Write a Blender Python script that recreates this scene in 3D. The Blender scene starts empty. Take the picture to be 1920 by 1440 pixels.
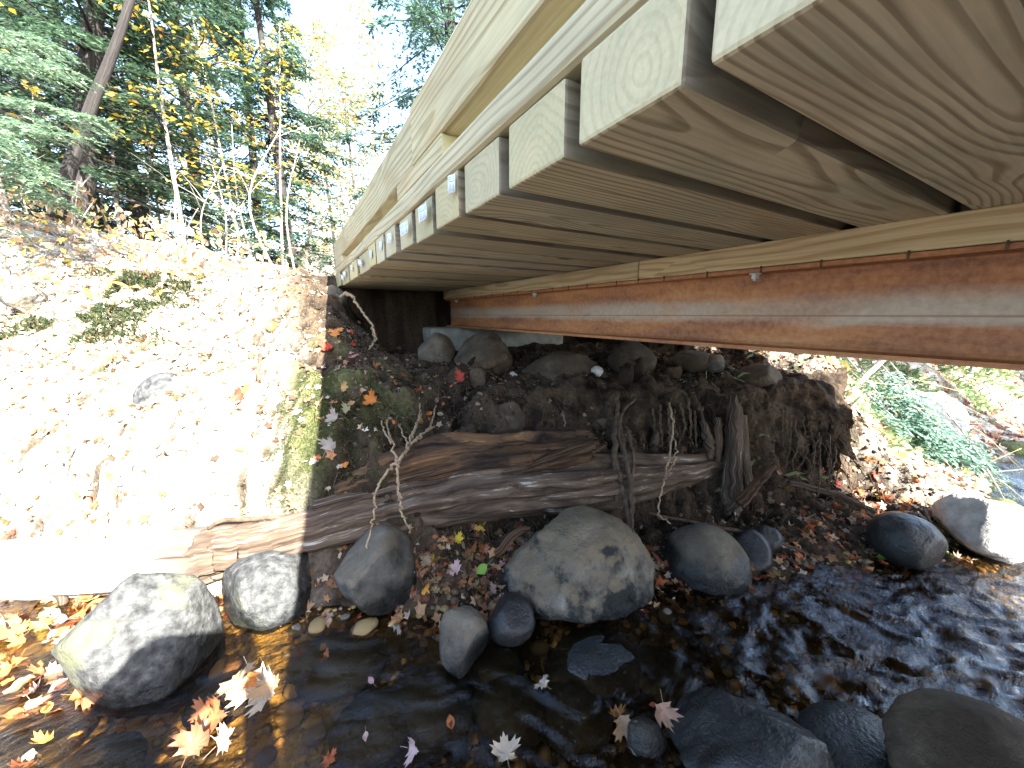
import bpy, bmesh, math, random
import numpy as np
from mathutils import Vector, Matrix, Quaternion, noise as mnoise

random.seed(7)
RNG = np.random.default_rng(11)
S = bpy.context.scene
C = S.collection
R = math.radians

# ------------------------------------------------------------------ camera
# world: +Y runs along the bridge towards the far bank, +X across it, camera at the origin of height
PITCH = math.atan2(130, 695)
HEAD = R(30.17)
FW = np.array([math.sin(HEAD), math.cos(HEAD), 0.0])      # horizontal heading
RT = np.array([math.cos(HEAD), -math.sin(HEAD), 0.0])
UPZ = np.array([0, 0, 1.0])
CF = FW * math.cos(PITCH) - UPZ * math.sin(PITCH)
CU = FW * math.sin(PITCH) + UPZ * math.cos(PITCH)
cam_d = bpy.data.cameras.new('camera')
cam_d.sensor_width = 36.0
cam_d.lens = 695.0 / 1920.0 * 36.0
cam_d.clip_start = 0.02
cam_d.clip_end = 500.0
cam = bpy.data.objects.new('camera', cam_d)
C.objects.link(cam)
cam.matrix_world = Matrix(((RT[0], CU[0], -CF[0], 0), (RT[1], CU[1], -CF[1], 0), (RT[2], CU[2], -CF[2], 0), (0, 0, 0, 1)))
S.camera = cam

# ------------------------------------------------------------------ sky and sun
LDIR = Vector((-0.153, 0.794, -0.588)).normalized()       # the way sunlight travels
SUN = -LDIR
w = bpy.data.worlds.new('World')
S.world = w
w.use_nodes = True
nt = w.node_tree
sky = nt.nodes.new('ShaderNodeTexSky')
sky.sky_type = 'NISHITA'
sky.sun_disc = False
sky.sun_elevation = math.asin(SUN.z)
sky.sun_rotation = math.atan2(SUN.x, SUN.y)
sky.air_density = 1.0
sky.dust_density = 1.5
nt.links.new(sky.outputs[0], nt.nodes['Background'].inputs[0])
nt.nodes['Background'].inputs[1].default_value = 0.10
sl = bpy.data.lights.new('sun', 'SUN')
sl.energy = 5.0
sl.angle = R(0.53)
sl.color = (1.0, 0.95, 0.87)
so = bpy.data.objects.new('sun', sl)
C.objects.link(so)
so.rotation_euler = LDIR.to_track_quat('-Z', 'Y').to_euler()
S.view_settings.view_transform = 'Standard'
S.view_settings.look = 'None'
S.view_settings.gamma = 1.0
S.view_settings.exposure = 3.3
S.render.engine = 'CYCLES'
S.cycles.max_bounces = 7
S.cycles.diffuse_bounces = 4
S.cycles.transparent_max_bounces = 10

# ------------------------------------------------------------------ helpers
def at(px, py, dep):
    """point seen at photo pixel (1920x1440) at horizontal distance dep in front of the camera"""
    r = (px - 960) * RT + (720 - py) * CU + 695.0 * CF
    return r * (dep / float(r @ FW))

def uw(u, wv, z=0.0):
    return RT * u + FW * wv + UPZ * z

def to_uw(p):
    p = np.asarray(p, float)
    return p @ RT, p @ FW

def tag(o, label=None, cat=None, group=None, kind=None):
    if label: o['label'] = label
    if cat: o['category'] = cat
    if group: o['group'] = group
    if kind: o['kind'] = kind
    return o

def link(name, data, parent=None):
    o = bpy.data.objects.new(name, data)
    C.objects.link(o)
    if parent is not None: o.parent = parent
    return o

def empty(name, loc=(0, 0, 0)):
    o = link(name, None)
    o.location = Vector([float(v) for v in loc])
    o.empty_display_size = 0.1
    return o

def mesh(name, V, F, m=None, smooth=True, col=None, uv=None):
    me = bpy.data.meshes.new(name)
    V = np.asarray(V, np.float32)
    if isinstance(F, np.ndarray):
        n, k = F.shape
        me.vertices.add(len(V)); me.vertices.foreach_set('co', V.ravel())
        me.loops.add(n * k); me.loops.foreach_set('vertex_index', F.astype(np.int32).ravel())
        me.polygons.add(n); me.polygons.foreach_set('loop_start', np.arange(0, n * k, k, dtype=np.int32))
        me.polygons.foreach_set('loop_total', np.full(n, k, np.int32))
        me.update(calc_edges=True)
    else:
        me.from_pydata([tuple(map(float, v)) for v in V], [], [tuple(f) for f in F])
    if smooth: me.polygons.foreach_set('use_smooth', np.ones(len(me.polygons), bool))
    if col is not None:
        a = me.color_attributes.new('Col', 'FLOAT_COLOR', 'POINT')
        c4 = np.ones((len(V), 4), np.float32); c4[:, :3] = col
        a.data.foreach_set('color', c4.ravel())
    if uv is not None:
        l = me.uv_layers.new(name='UVMap')
        idx = np.zeros(len(me.loops), np.int32); me.loops.foreach_get('vertex_index', idx)
        l.data.foreach_set('uv', np.asarray(uv, np.float32)[idx].ravel())
    me.validate()
    if m: me.materials.append(m)
    return me

def obj(name, V, F, m, parent=None, **k):
    o = link(name, mesh(name, V, F, m, **k))
    if parent is not None: attach(o, parent)
    return o

def attach(o, parent):
    o.parent = parent
    o.matrix_parent_inverse = Matrix.Translation(parent.location).inverted()

# ---- numpy noise
def _h(ix, iy, iz, s):
    n = (ix * 374761393 + iy * 668265263 + iz * 2147483647 + s * 1274126177) & 0xffffffff
    n = ((n ^ (n >> 13)) * 1274126177) & 0xffffffff
    n = ((n ^ (n >> 16)) * 2246822519) & 0xffffffff
    return ((n ^ (n >> 15)) & 0xffffff) / float(0xffffff)

def vnoise(P, s=0):
    P = np.asarray(P, float)
    i = np.floor(P).astype(np.int64); f = P - i; f = f * f * (3 - 2 * f)
    r = 0
    for dx in (0, 1):
        for dy in (0, 1):
            for dz in (0, 1):
                wgt = (f[:, 0] if dx else 1 - f[:, 0]) * (f[:, 1] if dy else 1 - f[:, 1]) * (f[:, 2] if dz else 1 - f[:, 2])
                r = r + wgt * _h(i[:, 0] + dx, i[:, 1] + dy, i[:, 2] + dz, s)
    return r * 2 - 1

def fbm(P, o=4, s=0, gain=0.5):
    P = np.asarray(P, float); a = 1.0; t = 0; r = 0
    for k in range(o):
        r = r + a * vnoise(P * 2 ** k + 17.3 * k, s + k); t += a; a *= gain
    return r / t

def sm(a, b, x):
    t = np.clip((x - a) / (b - a), 0, 1)
    return t * t * (3 - 2 * t)

# ---- shapes
def box(bm, lo, hi, bev=0.0, seg=2):
    r = bmesh.ops.create_cube(bm, size=1.0)
    for v in r['verts']:
        v.co = Vector([lo[k] + (v.co[k] + .5) * (hi[k] - lo[k]) for k in range(3)])
    if bev > 0:
        es = list({e for v in r['verts'] for e in v.link_edges})
        bmesh.ops.bevel(bm, geom=es, offset=bev, segments=seg, profile=.5, affect='EDGES', clamp_overlap=True)

def bmobj(name, bm, m, parent=None, smooth=False):
    me = bpy.data.meshes.new(name); bm.to_mesh(me); bm.free()
    if smooth:
        me.polygons.foreach_set('use_smooth', np.ones(len(me.polygons), bool))
    me.materials.append(m)
    o = link(name, me)
    if parent is not None: attach(o, parent)
    return o

def boxobj(name, lo, hi, m, parent=None, bev=.004, origin=True):
    c = [(a + b) / 2 for a, b in zip(lo, hi)] if origin else (0, 0, 0)
    bm = bmesh.new(); box(bm, [a - k for a, k in zip(lo, c)], [b - k for b, k in zip(hi, c)], bev)
    o = bmobj(name, bm, m, None); o.location = c
    if parent is not None: attach(o, parent)
    return o

def smooth_path(P, n):
    """Catmull-Rom resample of control points (any columns)"""
    P = np.asarray(P, float)
    Q = np.vstack([2 * P[0] - P[1], P, 2 * P[-1] - P[-2]])
    out = []
    for t in np.linspace(0, len(P) - 1 - 1e-6, n):
        i = int(t); f = t - i
        a, b, c, d = Q[i], Q[i + 1], Q[i + 2], Q[i + 3]
        out.append(.5 * (2 * b + (c - a) * f + (2 * a - 5 * b + 4 * c - d) * f * f + (3 * b - a - 3 * c + d) * f ** 3))
    return np.array(out)

def tube(P, rad, seg=8, cap=True, v0=0, rough=0.0, seed=0, lenscale=3.0):
    """returns V, F(list), UV for a tapered tube"""
    P = np.asarray(P, float); n = len(P)
    rad = np.broadcast_to(np.asarray(rad, float), (n,))
    T = np.gradient(P, axis=0); T /= np.linalg.norm(T, axis=1)[:, None] + 1e-9
    ref = np.array([0, 0, 1.0]) if abs(T[0][2]) < .9 else np.array([1.0, 0, 0])
    V = []; UV = []; L = 0
    for i in range(n):
        if i: L += np.linalg.norm(P[i] - P[i - 1])
        a = np.cross(ref, T[i]); a /= np.linalg.norm(a) + 1e-9; b = np.cross(T[i], a); ref = np.cross(a, T[i]) * -1 if False else ref
        ang = np.linspace(0, 2 * math.pi, seg, endpoint=False)
        rr = np.full(seg, rad[i])
        if rough:
            q = np.stack([np.cos(ang) * 2.2 + seed, np.sin(ang) * 2.2, np.full(seg, L * lenscale)], 1)
            q2 = np.stack([np.cos(ang) * 7 + seed, np.sin(ang) * 7, np.full(seg, L * lenscale * 1.6)], 1)
            rr = rr * (1 + rough * (fbm(q, 2, seed) + .6 * vnoise(q2, seed + 5)))
        V.append(P[i] + np.outer(np.cos(ang) * rr, a) + np.outer(np.sin(ang) * rr, b))
        UV.append(np.stack([ang / (2 * math.pi), np.full(seg, L)], 1))
    V = np.vstack(V); UV = np.vstack(UV); F = []
    for i in range(n - 1):
        for j in range(seg):
            k = (j + 1) % seg
            F.append((v0 + i * seg + j, v0 + i * seg + k, v0 + (i + 1) * seg + k, v0 + (i + 1) * seg + j))
    if cap:
        F.append(tuple(v0 + j for j in reversed(range(seg)))); F.append(tuple(v0 + (n - 1) * seg + j for j in range(seg)))
    return V, F, UV

class MB:
    """collects tubes into one mesh"""
    def __init__(s): s.V = []; s.F = []; s.U = []; s.n = 0
    def tube(s, P, rad, seg=6, **k):
        V, F, U = tube(P, rad, seg, v0=s.n, **k); s.V.append(V); s.F += F; s.U.append(U); s.n += len(V); return s
    def obj(s, name, m, parent=None):
        return obj(name, np.vstack(s.V), s.F, m, parent, uv=np.vstack(s.U))

# ---- materials
def nodes(name):
    m = bpy.data.materials.new(name); m.use_nodes = True
    return m, m.node_tree, m.node_tree.nodes['Principled BSDF']

def N(nt, t, ins=None, **props):
    n = nt.nodes.new('ShaderNode' + {'Noise': 'TexNoise', 'Voronoi': 'TexVoronoi'}.get(t, t))
    for k, v in props.items(): setattr(n, k, v)
    for k, v in (ins or {}).items():
        s = n.inputs[k]
        if hasattr(v, 'is_output') or isinstance(v, bpy.types.NodeSocket): nt.links.new(v, s)
        else: s.default_value = v
    return n

def ramp(nt, fac, stops, interp='LINEAR'):
    n = nt.nodes.new('ShaderNodeValToRGB'); n.color_ramp.interpolation = interp
    e = n.color_ramp.elements
    while len(e) < len(stops): e.new(.5)
    for k, (p, c) in zip(e, stops):
        k.position = p; k.color = (*c, 1) if len(c) == 3 else c
    nt.links.new(fac, n.inputs[0]); return n.outputs[0]

def mixc(nt, fac, a, b, mode='MIX'):
    n = nt.nodes.new('ShaderNodeMix'); n.data_type = 'RGBA'; n.blend_type = mode
    for k, v in ((0, fac), (6, a), (7, b)):
        s = n.inputs[k]
        if isinstance(v, bpy.types.NodeSocket): nt.links.new(v, s)
        else: s.default_value = (*v, 1) if isinstance(v, tuple) and len(v) == 3 else v
    return n.outputs[2]

def math_(nt, op, a, b=0.0, c=0.0):
    n = nt.nodes.new('ShaderNodeMath'); n.operation = op
    for k, v in enumerate((a, b, c)):
        if isinstance(v, bpy.types.NodeSocket): nt.links.new(v, n.inputs[k])
        else: n.inputs[k].default_value = v
    return n.outputs[0]

def bump(nt, b, h, strength=.3, dist=.01):
    n = N(nt, 'Bump', {'Height': h, 'Strength': strength, 'Distance': dist})
    nt.links.new(n.outputs[0], b.inputs['Normal'])

def set_(nt, b, **k):
    for a, v in k.items():
        s = b.inputs[a.replace('_', ' ')]
        if isinstance(v, bpy.types.NodeSocket): nt.links.new(v, s)
        else: s.default_value = (*v, 1) if isinstance(v, tuple) and len(v) == 3 else v

def mat_lumber(name, early, late, green=.5, freq=95.0, knots=True, axis=0, late_amt=.9, side_axis=None, vary=1.0):
    """treated pine: growth rings about a pith that lies off the board, bent round knots"""
    m, nt, b = nodes(name)
    tc = N(nt, 'TexCoord').outputs['Object']
    oi = N(nt, 'ObjectInfo').outputs['Random']
    sep = N(nt, 'SeparateXYZ', {0: tc})
    ax = [sep.outputs[axis], sep.outputs[(axis + 1) % 3], sep.outputs[(axis + 2) % 3]]
    L = math_(nt, 'ADD', ax[0], math_(nt, 'MULTIPLY', oi, 37.0))
    p = N(nt, 'CombineXYZ', {0: L, 1: ax[1], 2: ax[2]}).outputs[0]
    # slow wander of the grain along the board
    low = N(nt, 'Noise', {'Vector': N(nt, 'VectorMath', {0: p, 1: (1.3, 5.0, 5.0)}, operation='MULTIPLY').outputs[0], 'Scale': 1.0, 'Detail': 2.0})
    lows = N(nt, 'SeparateXYZ', {0: low.outputs['Color']})
    rnd2 = math_(nt, 'FRACT', math_(nt, 'MULTIPLY', oi, 17.31))
    py = math_(nt, 'ADD', ax[1], math_(nt, 'MULTIPLY_ADD', rnd2, .12, -.06))
    pz = math_(nt, 'ADD', ax[2], math_(nt, 'MULTIPLY_ADD', oi, .07, -.01))
    py = math_(nt, 'MULTIPLY_ADD', math_(nt, 'SUBTRACT', lows.outputs[0], .5), .07, py)
    pz = math_(nt, 'MULTIPLY_ADD', math_(nt, 'SUBTRACT', lows.outputs[1], .5), .07, pz)
    r = math_(nt, 'SQRT', math_(nt, 'ADD', math_(nt, 'MULTIPLY', py, py), math_(nt, 'MULTIPLY', pz, pz)))
    kn = N(nt, 'Voronoi', {'Vector': N(nt, 'VectorMath', {0: p, 1: (2.6, 7.0, 3.0)}, operation='MULTIPLY').outputs[0], 'Scale': 1.0, 'Randomness': 1.0})
    kd = kn.outputs['Distance']
    ksel = math_(nt, 'GREATER_THAN', N(nt, 'SeparateXYZ', {0: kn.outputs['Color']}).outputs[0], .62 if knots else 2.0)
    kb = math_(nt, 'MULTIPLY', ksel, math_(nt, 'EXPONENT', math_(nt, 'MULTIPLY', math_(nt, 'MULTIPLY', kd, kd), -9.0)))
    r = math_(nt, 'MULTIPLY_ADD', kb, .04, r)
    r = math_(nt, 'MULTIPLY_ADD', lows.outputs[2], .012, r)
    ph = math_(nt, 'FRACT', math_(nt, 'MULTIPLY', r, freq))
    ring = ramp(nt, ph, [(0, (0, 0, 0)), (.5, (.06, .06, .06)), (.74, (late_amt,) * 3), (.93, (late_amt,) * 3), (1, (0, 0, 0))])
    # sawn ends show paler, flatter rings than the faces
    nx = N(nt, 'SeparateXYZ', {0: N(nt, 'NewGeometry').outputs['True Normal']}).outputs[axis]
    endf = math_(nt, 'GREATER_THAN', math_(nt, 'ABSOLUTE', nx), .75)
    ring = math_(nt, 'MULTIPLY', ring, math_(nt, 'MULTIPLY_ADD', endf, -.55, 1.0))
    fine = N(nt, 'Noise', {'Vector': N(nt, 'VectorMath', {0: p, 1: (6, 160, 160)}, operation='MULTIPLY').outputs[0], 'Scale': 1.0, 'Detail': 3.0}).outputs[0]
    blot = N(nt, 'Noise', {'Vector': N(nt, 'VectorMath', {0: p, 1: (4, 9, 9)}, operation='MULTIPLY').outputs[0], 'Scale': 1.0, 'Detail': 4.0, 'Roughness': .6}).outputs[0]
    c = mixc(nt, ring, early, late)
    c = mixc(nt, math_(nt, 'MULTIPLY', ramp(nt, blot, [(.42, (0, 0, 0)), (.62, (1, 1, 1))]), green), c, mixc(nt, ring, (.27, .29, .21), (.20, .20, .115)))
    warm = N(nt, 'Noise', {'Vector': N(nt, 'VectorMath', {0: p, 1: (2.5, 6, 6)}, operation='MULTIPLY').outputs[0], 'Scale': 1.0, 'Detail': 2.0, 'W': 3.0}, noise_dimensions='4D').outputs[0]
    c = mixc(nt, math_(nt, 'MULTIPLY', ramp(nt, warm, [(.55, (0, 0, 0)), (.72, (1, 1, 1))]), .45), c, (.33, .20, .10))
    c = mixc(nt, .22, c, ramp(nt, fine, [(.3, (.12, .1, .07)), (.7, (.62, .56, .42))]))
    c = mixc(nt, ksel if False else math_(nt, 'MULTIPLY', ksel, ramp(nt, kd, [(.05, (1, 1, 1)), (.10, (0, 0, 0))])), c, (.10, .055, .035))
    rnd3 = math_(nt, 'FRACT', math_(nt, 'MULTIPLY', oi, 91.7))
    c = mixc(nt, math_(nt, 'MULTIPLY', endf, .5), c, mixc(nt, blot, (.50, .42, .22), (.33, .33, .18)))
    if side_axis is not None:
        # side faces mixed darker and browner, so the plank seams show
        ny = N(nt, 'SeparateXYZ', {0: N(nt, 'NewGeometry').outputs['True Normal']}).outputs[side_axis]
        c = mixc(nt, math_(nt, 'MULTIPLY', math_(nt, 'GREATER_THAN', math_(nt, 'ABSOLUTE', ny), .75), .62), c, (.085, .062, .04))
    hsv = N(nt, 'HueSaturation', {'Color': c, 'Saturation': math_(nt, 'MULTIPLY_ADD', rnd3, .5 * vary, 1.0 - .25 * vary), 'Value': math_(nt, 'MULTIPLY_ADD', rnd2, .35 * vary, 1.0 - .18 * vary)})
    set_(nt, b, Base_Color=hsv.outputs[0], Roughness=.75)
    b.inputs['Specular IOR Level'].default_value = .25
    bump(nt, b, math_(nt, 'ADD', math_(nt, 'MULTIPLY', ring, .5), fine), .35, .0015)
    return m

def mat_noise(name, stops, scale=8, detail=6, rough=.9, bumpd=.01, bstr=.6, coord='Object', stretch=(1, 1, 1), spec=.3, second=None, rnd=0.0, distort=0.0, wet=0.0, grain=0.0, dust=0.0):
    m, nt, b = nodes(name)
    tc = N(nt, 'TexCoord').outputs[coord]
    if rnd:
        oi = N(nt, 'ObjectInfo').outputs['Random']
        tc = N(nt, 'VectorMath', {0: tc, 1: N(nt, 'CombineXYZ', {0: math_(nt, 'MULTIPLY', oi, 31.0)}).outputs[0]}, operation='ADD').outputs[0]
    v = N(nt, 'VectorMath', {0: tc, 1: stretch}, operation='MULTIPLY').outputs[0]
    n = N(nt, 'Noise', {'Vector': v, 'Scale': scale, 'Detail': detail, 'Roughness': .62, 'Distortion': distort})
    c = ramp(nt, n.outputs[0], stops)
    if second:
        n2 = N(nt, 'Noise', {'Vector': v, 'Scale': second[0], 'Detail': 5.0, 'Roughness': .6})
        c = mixc(nt, ramp(nt, n2.outputs[0], [(second[1], (0, 0, 0)), (second[2], (1, 1, 1))]), c, second[3])
    if rnd:
        c = N(nt, 'HueSaturation', {'Color': c, 'Value': math_(nt, 'MULTIPLY_ADD', oi, rnd, 1 - rnd / 2)}).outputs[0]
    if dust:
        up_ = N(nt, 'SeparateXYZ', {0: N(nt, 'NewGeometry').outputs['Normal']}).outputs[2]
        dn = N(nt, 'Noise', {'Vector': tc, 'Scale': 9.0, 'Detail': 8.0, 'Roughness': .7}).outputs[0]
        df = ramp(nt, math_(nt, 'MULTIPLY_ADD', dn, .9, math_(nt, 'MULTIPLY', up_, .55)), [(.66, (0, 0, 0)), (.76, (1, 1, 1))])
        c = mixc(nt, math_(nt, 'MULTIPLY', df, dust), c, mixc(nt, dn, (.09, .065, .038), (.33, .265, .175)))
    if wet:
        # damp below the splash line of the brook, a ragged edge
        gz_ = N(nt, 'SeparateXYZ', {0: N(nt, 'NewGeometry').outputs['Position']}).outputs[2]
        e = N(nt, 'Noise', {'Vector': tc, 'Scale': 7.0, 'Detail': 5.0, 'Roughness': .65}).outputs[0]
        k = ramp(nt, math_(nt, 'MULTIPLY_ADD', e, .22, gz_), [(0, (1, 1, 1)), (1, (0, 0, 0))])
        kr = k.node.color_ramp.elements
        mr = N(nt, 'MapRange', {'Value': math_(nt, 'MULTIPLY_ADD', e, .22, gz_), 'From Min': -1.1 + wet + .09, 'From Max': -1.1 + wet + .13, 'To Min': 1.0, 'To Max': 0.0}).outputs[0]
        nt.nodes.remove(k.node)
        c = mixc(nt, mr, c, mixc(nt, 1.0, c, (.30, .33, .36), 'MULTIPLY'))
        rough = math_(nt, 'MULTIPLY_ADD', mr, .28 - rough, rough)
    set_(nt, b, Base_Color=c, Roughness=rough)
    b.inputs['Specular IOR Level'].default_value = spec
    hh = n.outputs[0]
    if grain:
        g_ = N(nt, 'Noise', {'Vector': tc, 'Scale': grain, 'Detail': 3.0, 'Roughness': .7}).outputs[0]
        hh = math_(nt, 'MULTIPLY_ADD', g_, .35, hh)
    bump(nt, b, hh, bstr, bumpd)
    return m

def mat_vcol(name, rough=.85, trans=0.0, var=.25, scale=60, spec=.2, bumpd=0.0):
    """colour from the mesh's own colour attribute, with grain; optional leaf translucency"""
    m, nt, b = nodes(name)
    a = N(nt, 'VertexColor', layer_name='Col').outputs[0]
    n = N(nt, 'Noise', {'Vector': N(nt, 'TexCoord').outputs['Object'], 'Scale': scale, 'Detail': 5.0}).outputs[0]
    c = mixc(nt, 1.0, a, ramp(nt, n, [(.25, (1 - var,) * 3), (.75, (1 + var,) * 3)]), 'MULTIPLY')
    set_(nt, b, Base_Color=c, Roughness=rough)
    b.inputs['Specular IOR Level'].default_value = spec
    if bumpd: bump(nt, b, n, .7, bumpd)
    if trans:
        t = N(nt, 'BsdfTranslucent', {'Color': c})
        mx = N(nt, 'MixShader', {0: trans, 1: b.outputs[0], 2: t.outputs[0]})
        nt.links.new(mx.outputs[0], nt.nodes['Material Output'].inputs[0])
    return m

def mat_leaf(name):
    """single fallen leaf: colour from the object, veins and blotches procedural"""
    m, nt, b = nodes(name)
    oc = N(nt, 'ObjectInfo').outputs['Color']
    tc = N(nt, 'TexCoord').outputs['Object']
    n = N(nt, 'Noise', {'Vector': tc, 'Scale': 45.0, 'Detail': 4.0}).outputs[0]
    c = mixc(nt, 1.0, oc, ramp(nt, n, [(.3, (.55, .5, .45)), (.6, (1.15, 1.12, 1.1))]), 'MULTIPLY')
    set_(nt, b, Base_Color=c, Roughness=.6)
    b.inputs['Specular IOR Level'].default_value = .3
    t = N(nt, 'BsdfTranslucent', {'Color': c})
    mx = N(nt, 'MixShader', {0: .25, 1: b.outputs[0], 2: t.outputs[0]})
    nt.links.new(mx.outputs[0], nt.nodes['Material Output'].inputs[0])
    return m

M = {}
M['plank'] = mat_lumber('treated_pine_plank', (.53, .455, .285), (.21, .15, .075), .5, 84, side_axis=1)
M['curb'] = mat_lumber('treated_pine_curb', (.53, .475, .30), (.33, .275, .155), .3, 70, axis=1, vary=.3)
M['nailer'] = mat_lumber('treated_pine_nailer', (.56, .44, .24), (.36, .23, .09), .15, 60, axis=1, vary=.3)
# granite and wet stones
M['granite'] = mat_noise('speckled_granite', [(.30, (.035, .037, .033)), (.45, (.11, .10, .08)), (.62, (.21, .19, .15)), (.75, (.32, .30, .25))], 16, 12, .92, .03, 1.0, second=(6.5, .49, .56, (.028, .032, .030)), rnd=.2, wet=.05, grain=70, dust=.75)
M['stone_grey'] = mat_noise('grey_field_stone', [(.3, (.020, .021, .020)), (.5, (.060, .059, .053)), (.62, (.095, .092, .082)), (.75, (.17, .165, .145))], 13, 12, .85, .02, .9, rnd=.4, wet=.10, grain=60, dust=.35, second=(6.0, .55, .66, (.13, .115, .09)))
M['stone_sun'] = mat_noise('speckled_blue_grey_stone', [(.34, (.015, .016, .017)), (.5, (.045, .047, .047)), (.62, (.075, .078, .076)), (.74, (.16, .16, .15))], 34, 12, .85, .012, 1.0, rnd=.1, wet=.06, grain=90, second=(4.0, .56, .68, (.10, .105, .06)))
M['stone_mud'] = mat_noise('mud_coated_stone', [(.3, (.035, .026, .018)), (.55, (.085, .065, .045)), (.75, (.16, .13, .095))], 9, 12, .93, .02, .9, rnd=.3, wet=.06, grain=60, second=(7.0, .52, .64, (.05, .037, .025)))
M['stone_dry'] = mat_noise('dusty_tan_stone', [(.3, (.07, .055, .038)), (.55, (.15, .125, .09)), (.75, (.25, .22, .17))], 9, 12, .92, .02, .9, rnd=.3, wet=.06, grain=60, second=(7.0, .52, .64, (.11, .085, .06)))
M['stone_wet'] = mat_noise('dark_wet_stone', [(.3, (.010, .011, .012)), (.6, (.030, .032, .032)), (.8, (.075, .076, .072))], 9, 12, .34, .014, .9, spec=.5, rnd=.4, grain=80)
M['stone_moss'] = mat_noise('mossy_stone', [(.35, (.06, .055, .035)), (.5, (.10, .12, .035)), (.75, (.19, .22, .06))], 14, 10, .95, .03, 1.0, rnd=.3)
M['stone_pale'] = mat_noise('pale_granite', [(.3, (.25, .25, .24)), (.5, (.42, .42, .40)), (.7, (.6, .6, .57))], 16, 10, .85, .02, .9, rnd=.2, wet=.03, grain=60)
M['concrete'] = mat_noise('old_concrete', [(.3, (.20, .22, .21)), (.7, (.36, .37, .35))], 12, 8, .9, .006, .4)
M['root'] = mat_noise('pale_root_bark', [(.3, (.16, .11, .065)), (.7, (.40, .30, .19))], 40, 4, .8, .002, .4)
M['root_dark'] = mat_noise('dark_root_bark', [(.3, (.035, .024, .016)), (.7, (.12, .085, .055))], 40, 5, .9, .003, .6)
M['twig'] = mat_noise('grey_twig_bark', [(.3, (.12, .10, .085)), (.7, (.34, .31, .28))], 30, 5, .85, .003, .5)
M['leaf'] = mat_leaf('fallen_leaf')
M['foliage'] = mat_vcol('foliage_leaves', .6, .38, .2, 9, .3)
M['litter'] = mat_vcol('leaf_litter', .75, .15, .2, 120)
M['pebbles'] = mat_vcol('stream_pebbles', .5, 0, .35, 90, .4, .003)
M['clod'] = mat_vcol('soil_clods', .97, 0, .35, 70, .1, .008)

# weathered logs: grain runs along the UV length
def mat_log(name, stops, streak, s_lo, s_hi, rough=.9, painted_sun=None):
    m, nt, b = nodes(name)
    uvc = N(nt, 'TexCoord').outputs['UV']
    v = N(nt, 'VectorMath', {0: uvc, 1: (14, 2.2, 1)}, operation='MULTIPLY').outputs[0]
    n = N(nt, 'Noise', {'Vector': v, 'Scale': 1.6, 'Detail': 8.0, 'Roughness': .7, 'Distortion': .6}).outputs[0]
    v2 = N(nt, 'VectorMath', {0: uvc, 1: (60, 5, 1)}, operation='MULTIPLY').outputs[0]
    n2 = N(nt, 'Noise', {'Vector': v2, 'Scale': 1.0, 'Detail': 5.0, 'Roughness': .7}).outputs[0]
    c = ramp(nt, n, stops)
    c = mixc(nt, ramp(nt, math_(nt, 'MULTIPLY_ADD', n2, .5, math_(nt, 'MULTIPLY', n, .6)), [(s_lo, (0, 0, 0)), (s_hi, (1, 1, 1))]), c, streak)
    if painted_sun:
        # pale sunlit end: the sun's glare is painted into the wood colour
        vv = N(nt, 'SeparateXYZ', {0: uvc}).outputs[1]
        mr = N(nt, 'MapRange', {'Value': math_(nt, 'MULTIPLY_ADD', n, .5, vv), 'From Min': painted_sun[0], 'From Max': painted_sun[1], 'To Min': .85, 'To Max': 0.0}).outputs[0]
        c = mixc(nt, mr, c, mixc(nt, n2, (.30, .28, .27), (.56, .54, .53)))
    set_(nt, b, Base_Color=c, Roughness=rough)
    b.inputs['Specular IOR Level'].default_value = .2
    bump(nt, b, math_(nt, 'ADD', n, math_(nt, 'MULTIPLY', n2, .6)), .9, .012)
    return m
M['log'] = mat_log('weathered_log', [(.36, (.022, .015, .011)), (.5, (.09, .062, .043)), (.68, (.19, .145, .105))], (.38, .38, .36), .62, .68)
M['log_main'] = mat_log('log_painted_sunlit_end', [(.36, (.022, .015, .011)), (.5, (.09, .062, .043)), (.68, (.19, .145, .105))], (.38, .38, .36), .62, .68, painted_sun=(1.9, 2.7))
M['rot'] = mat_log('rotten_orange_wood', [(.38, (.014, .010, .008)), (.5, (.065, .040, .024)), (.62, (.17, .092, .045)), (.75, (.30, .19, .10))], (.33, .25, .16), .64, .72)
M['bark'] = mat_log('hemlock_bark', [(.3, (.013, .012, .012)), (.6, (.042, .038, .036)), (.8, (.09, .083, .078))], (.085, .08, .075), .62, .7)
M['bark2'] = mat_log('mottled_bark', [(.3, (.04, .033, .027)), (.5, (.10, .085, .07)), (.7, (.19, .17, .15))], (.36, .34, .31), .63, .70)
M['birch'] = mat_log('pale_flaking_bark', [(.3, (.10, .08, .06)), (.5, (.26, .22, .18)), (.7, (.48, .45, .41))], (.6, .57, .52), .58, .66)

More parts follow.
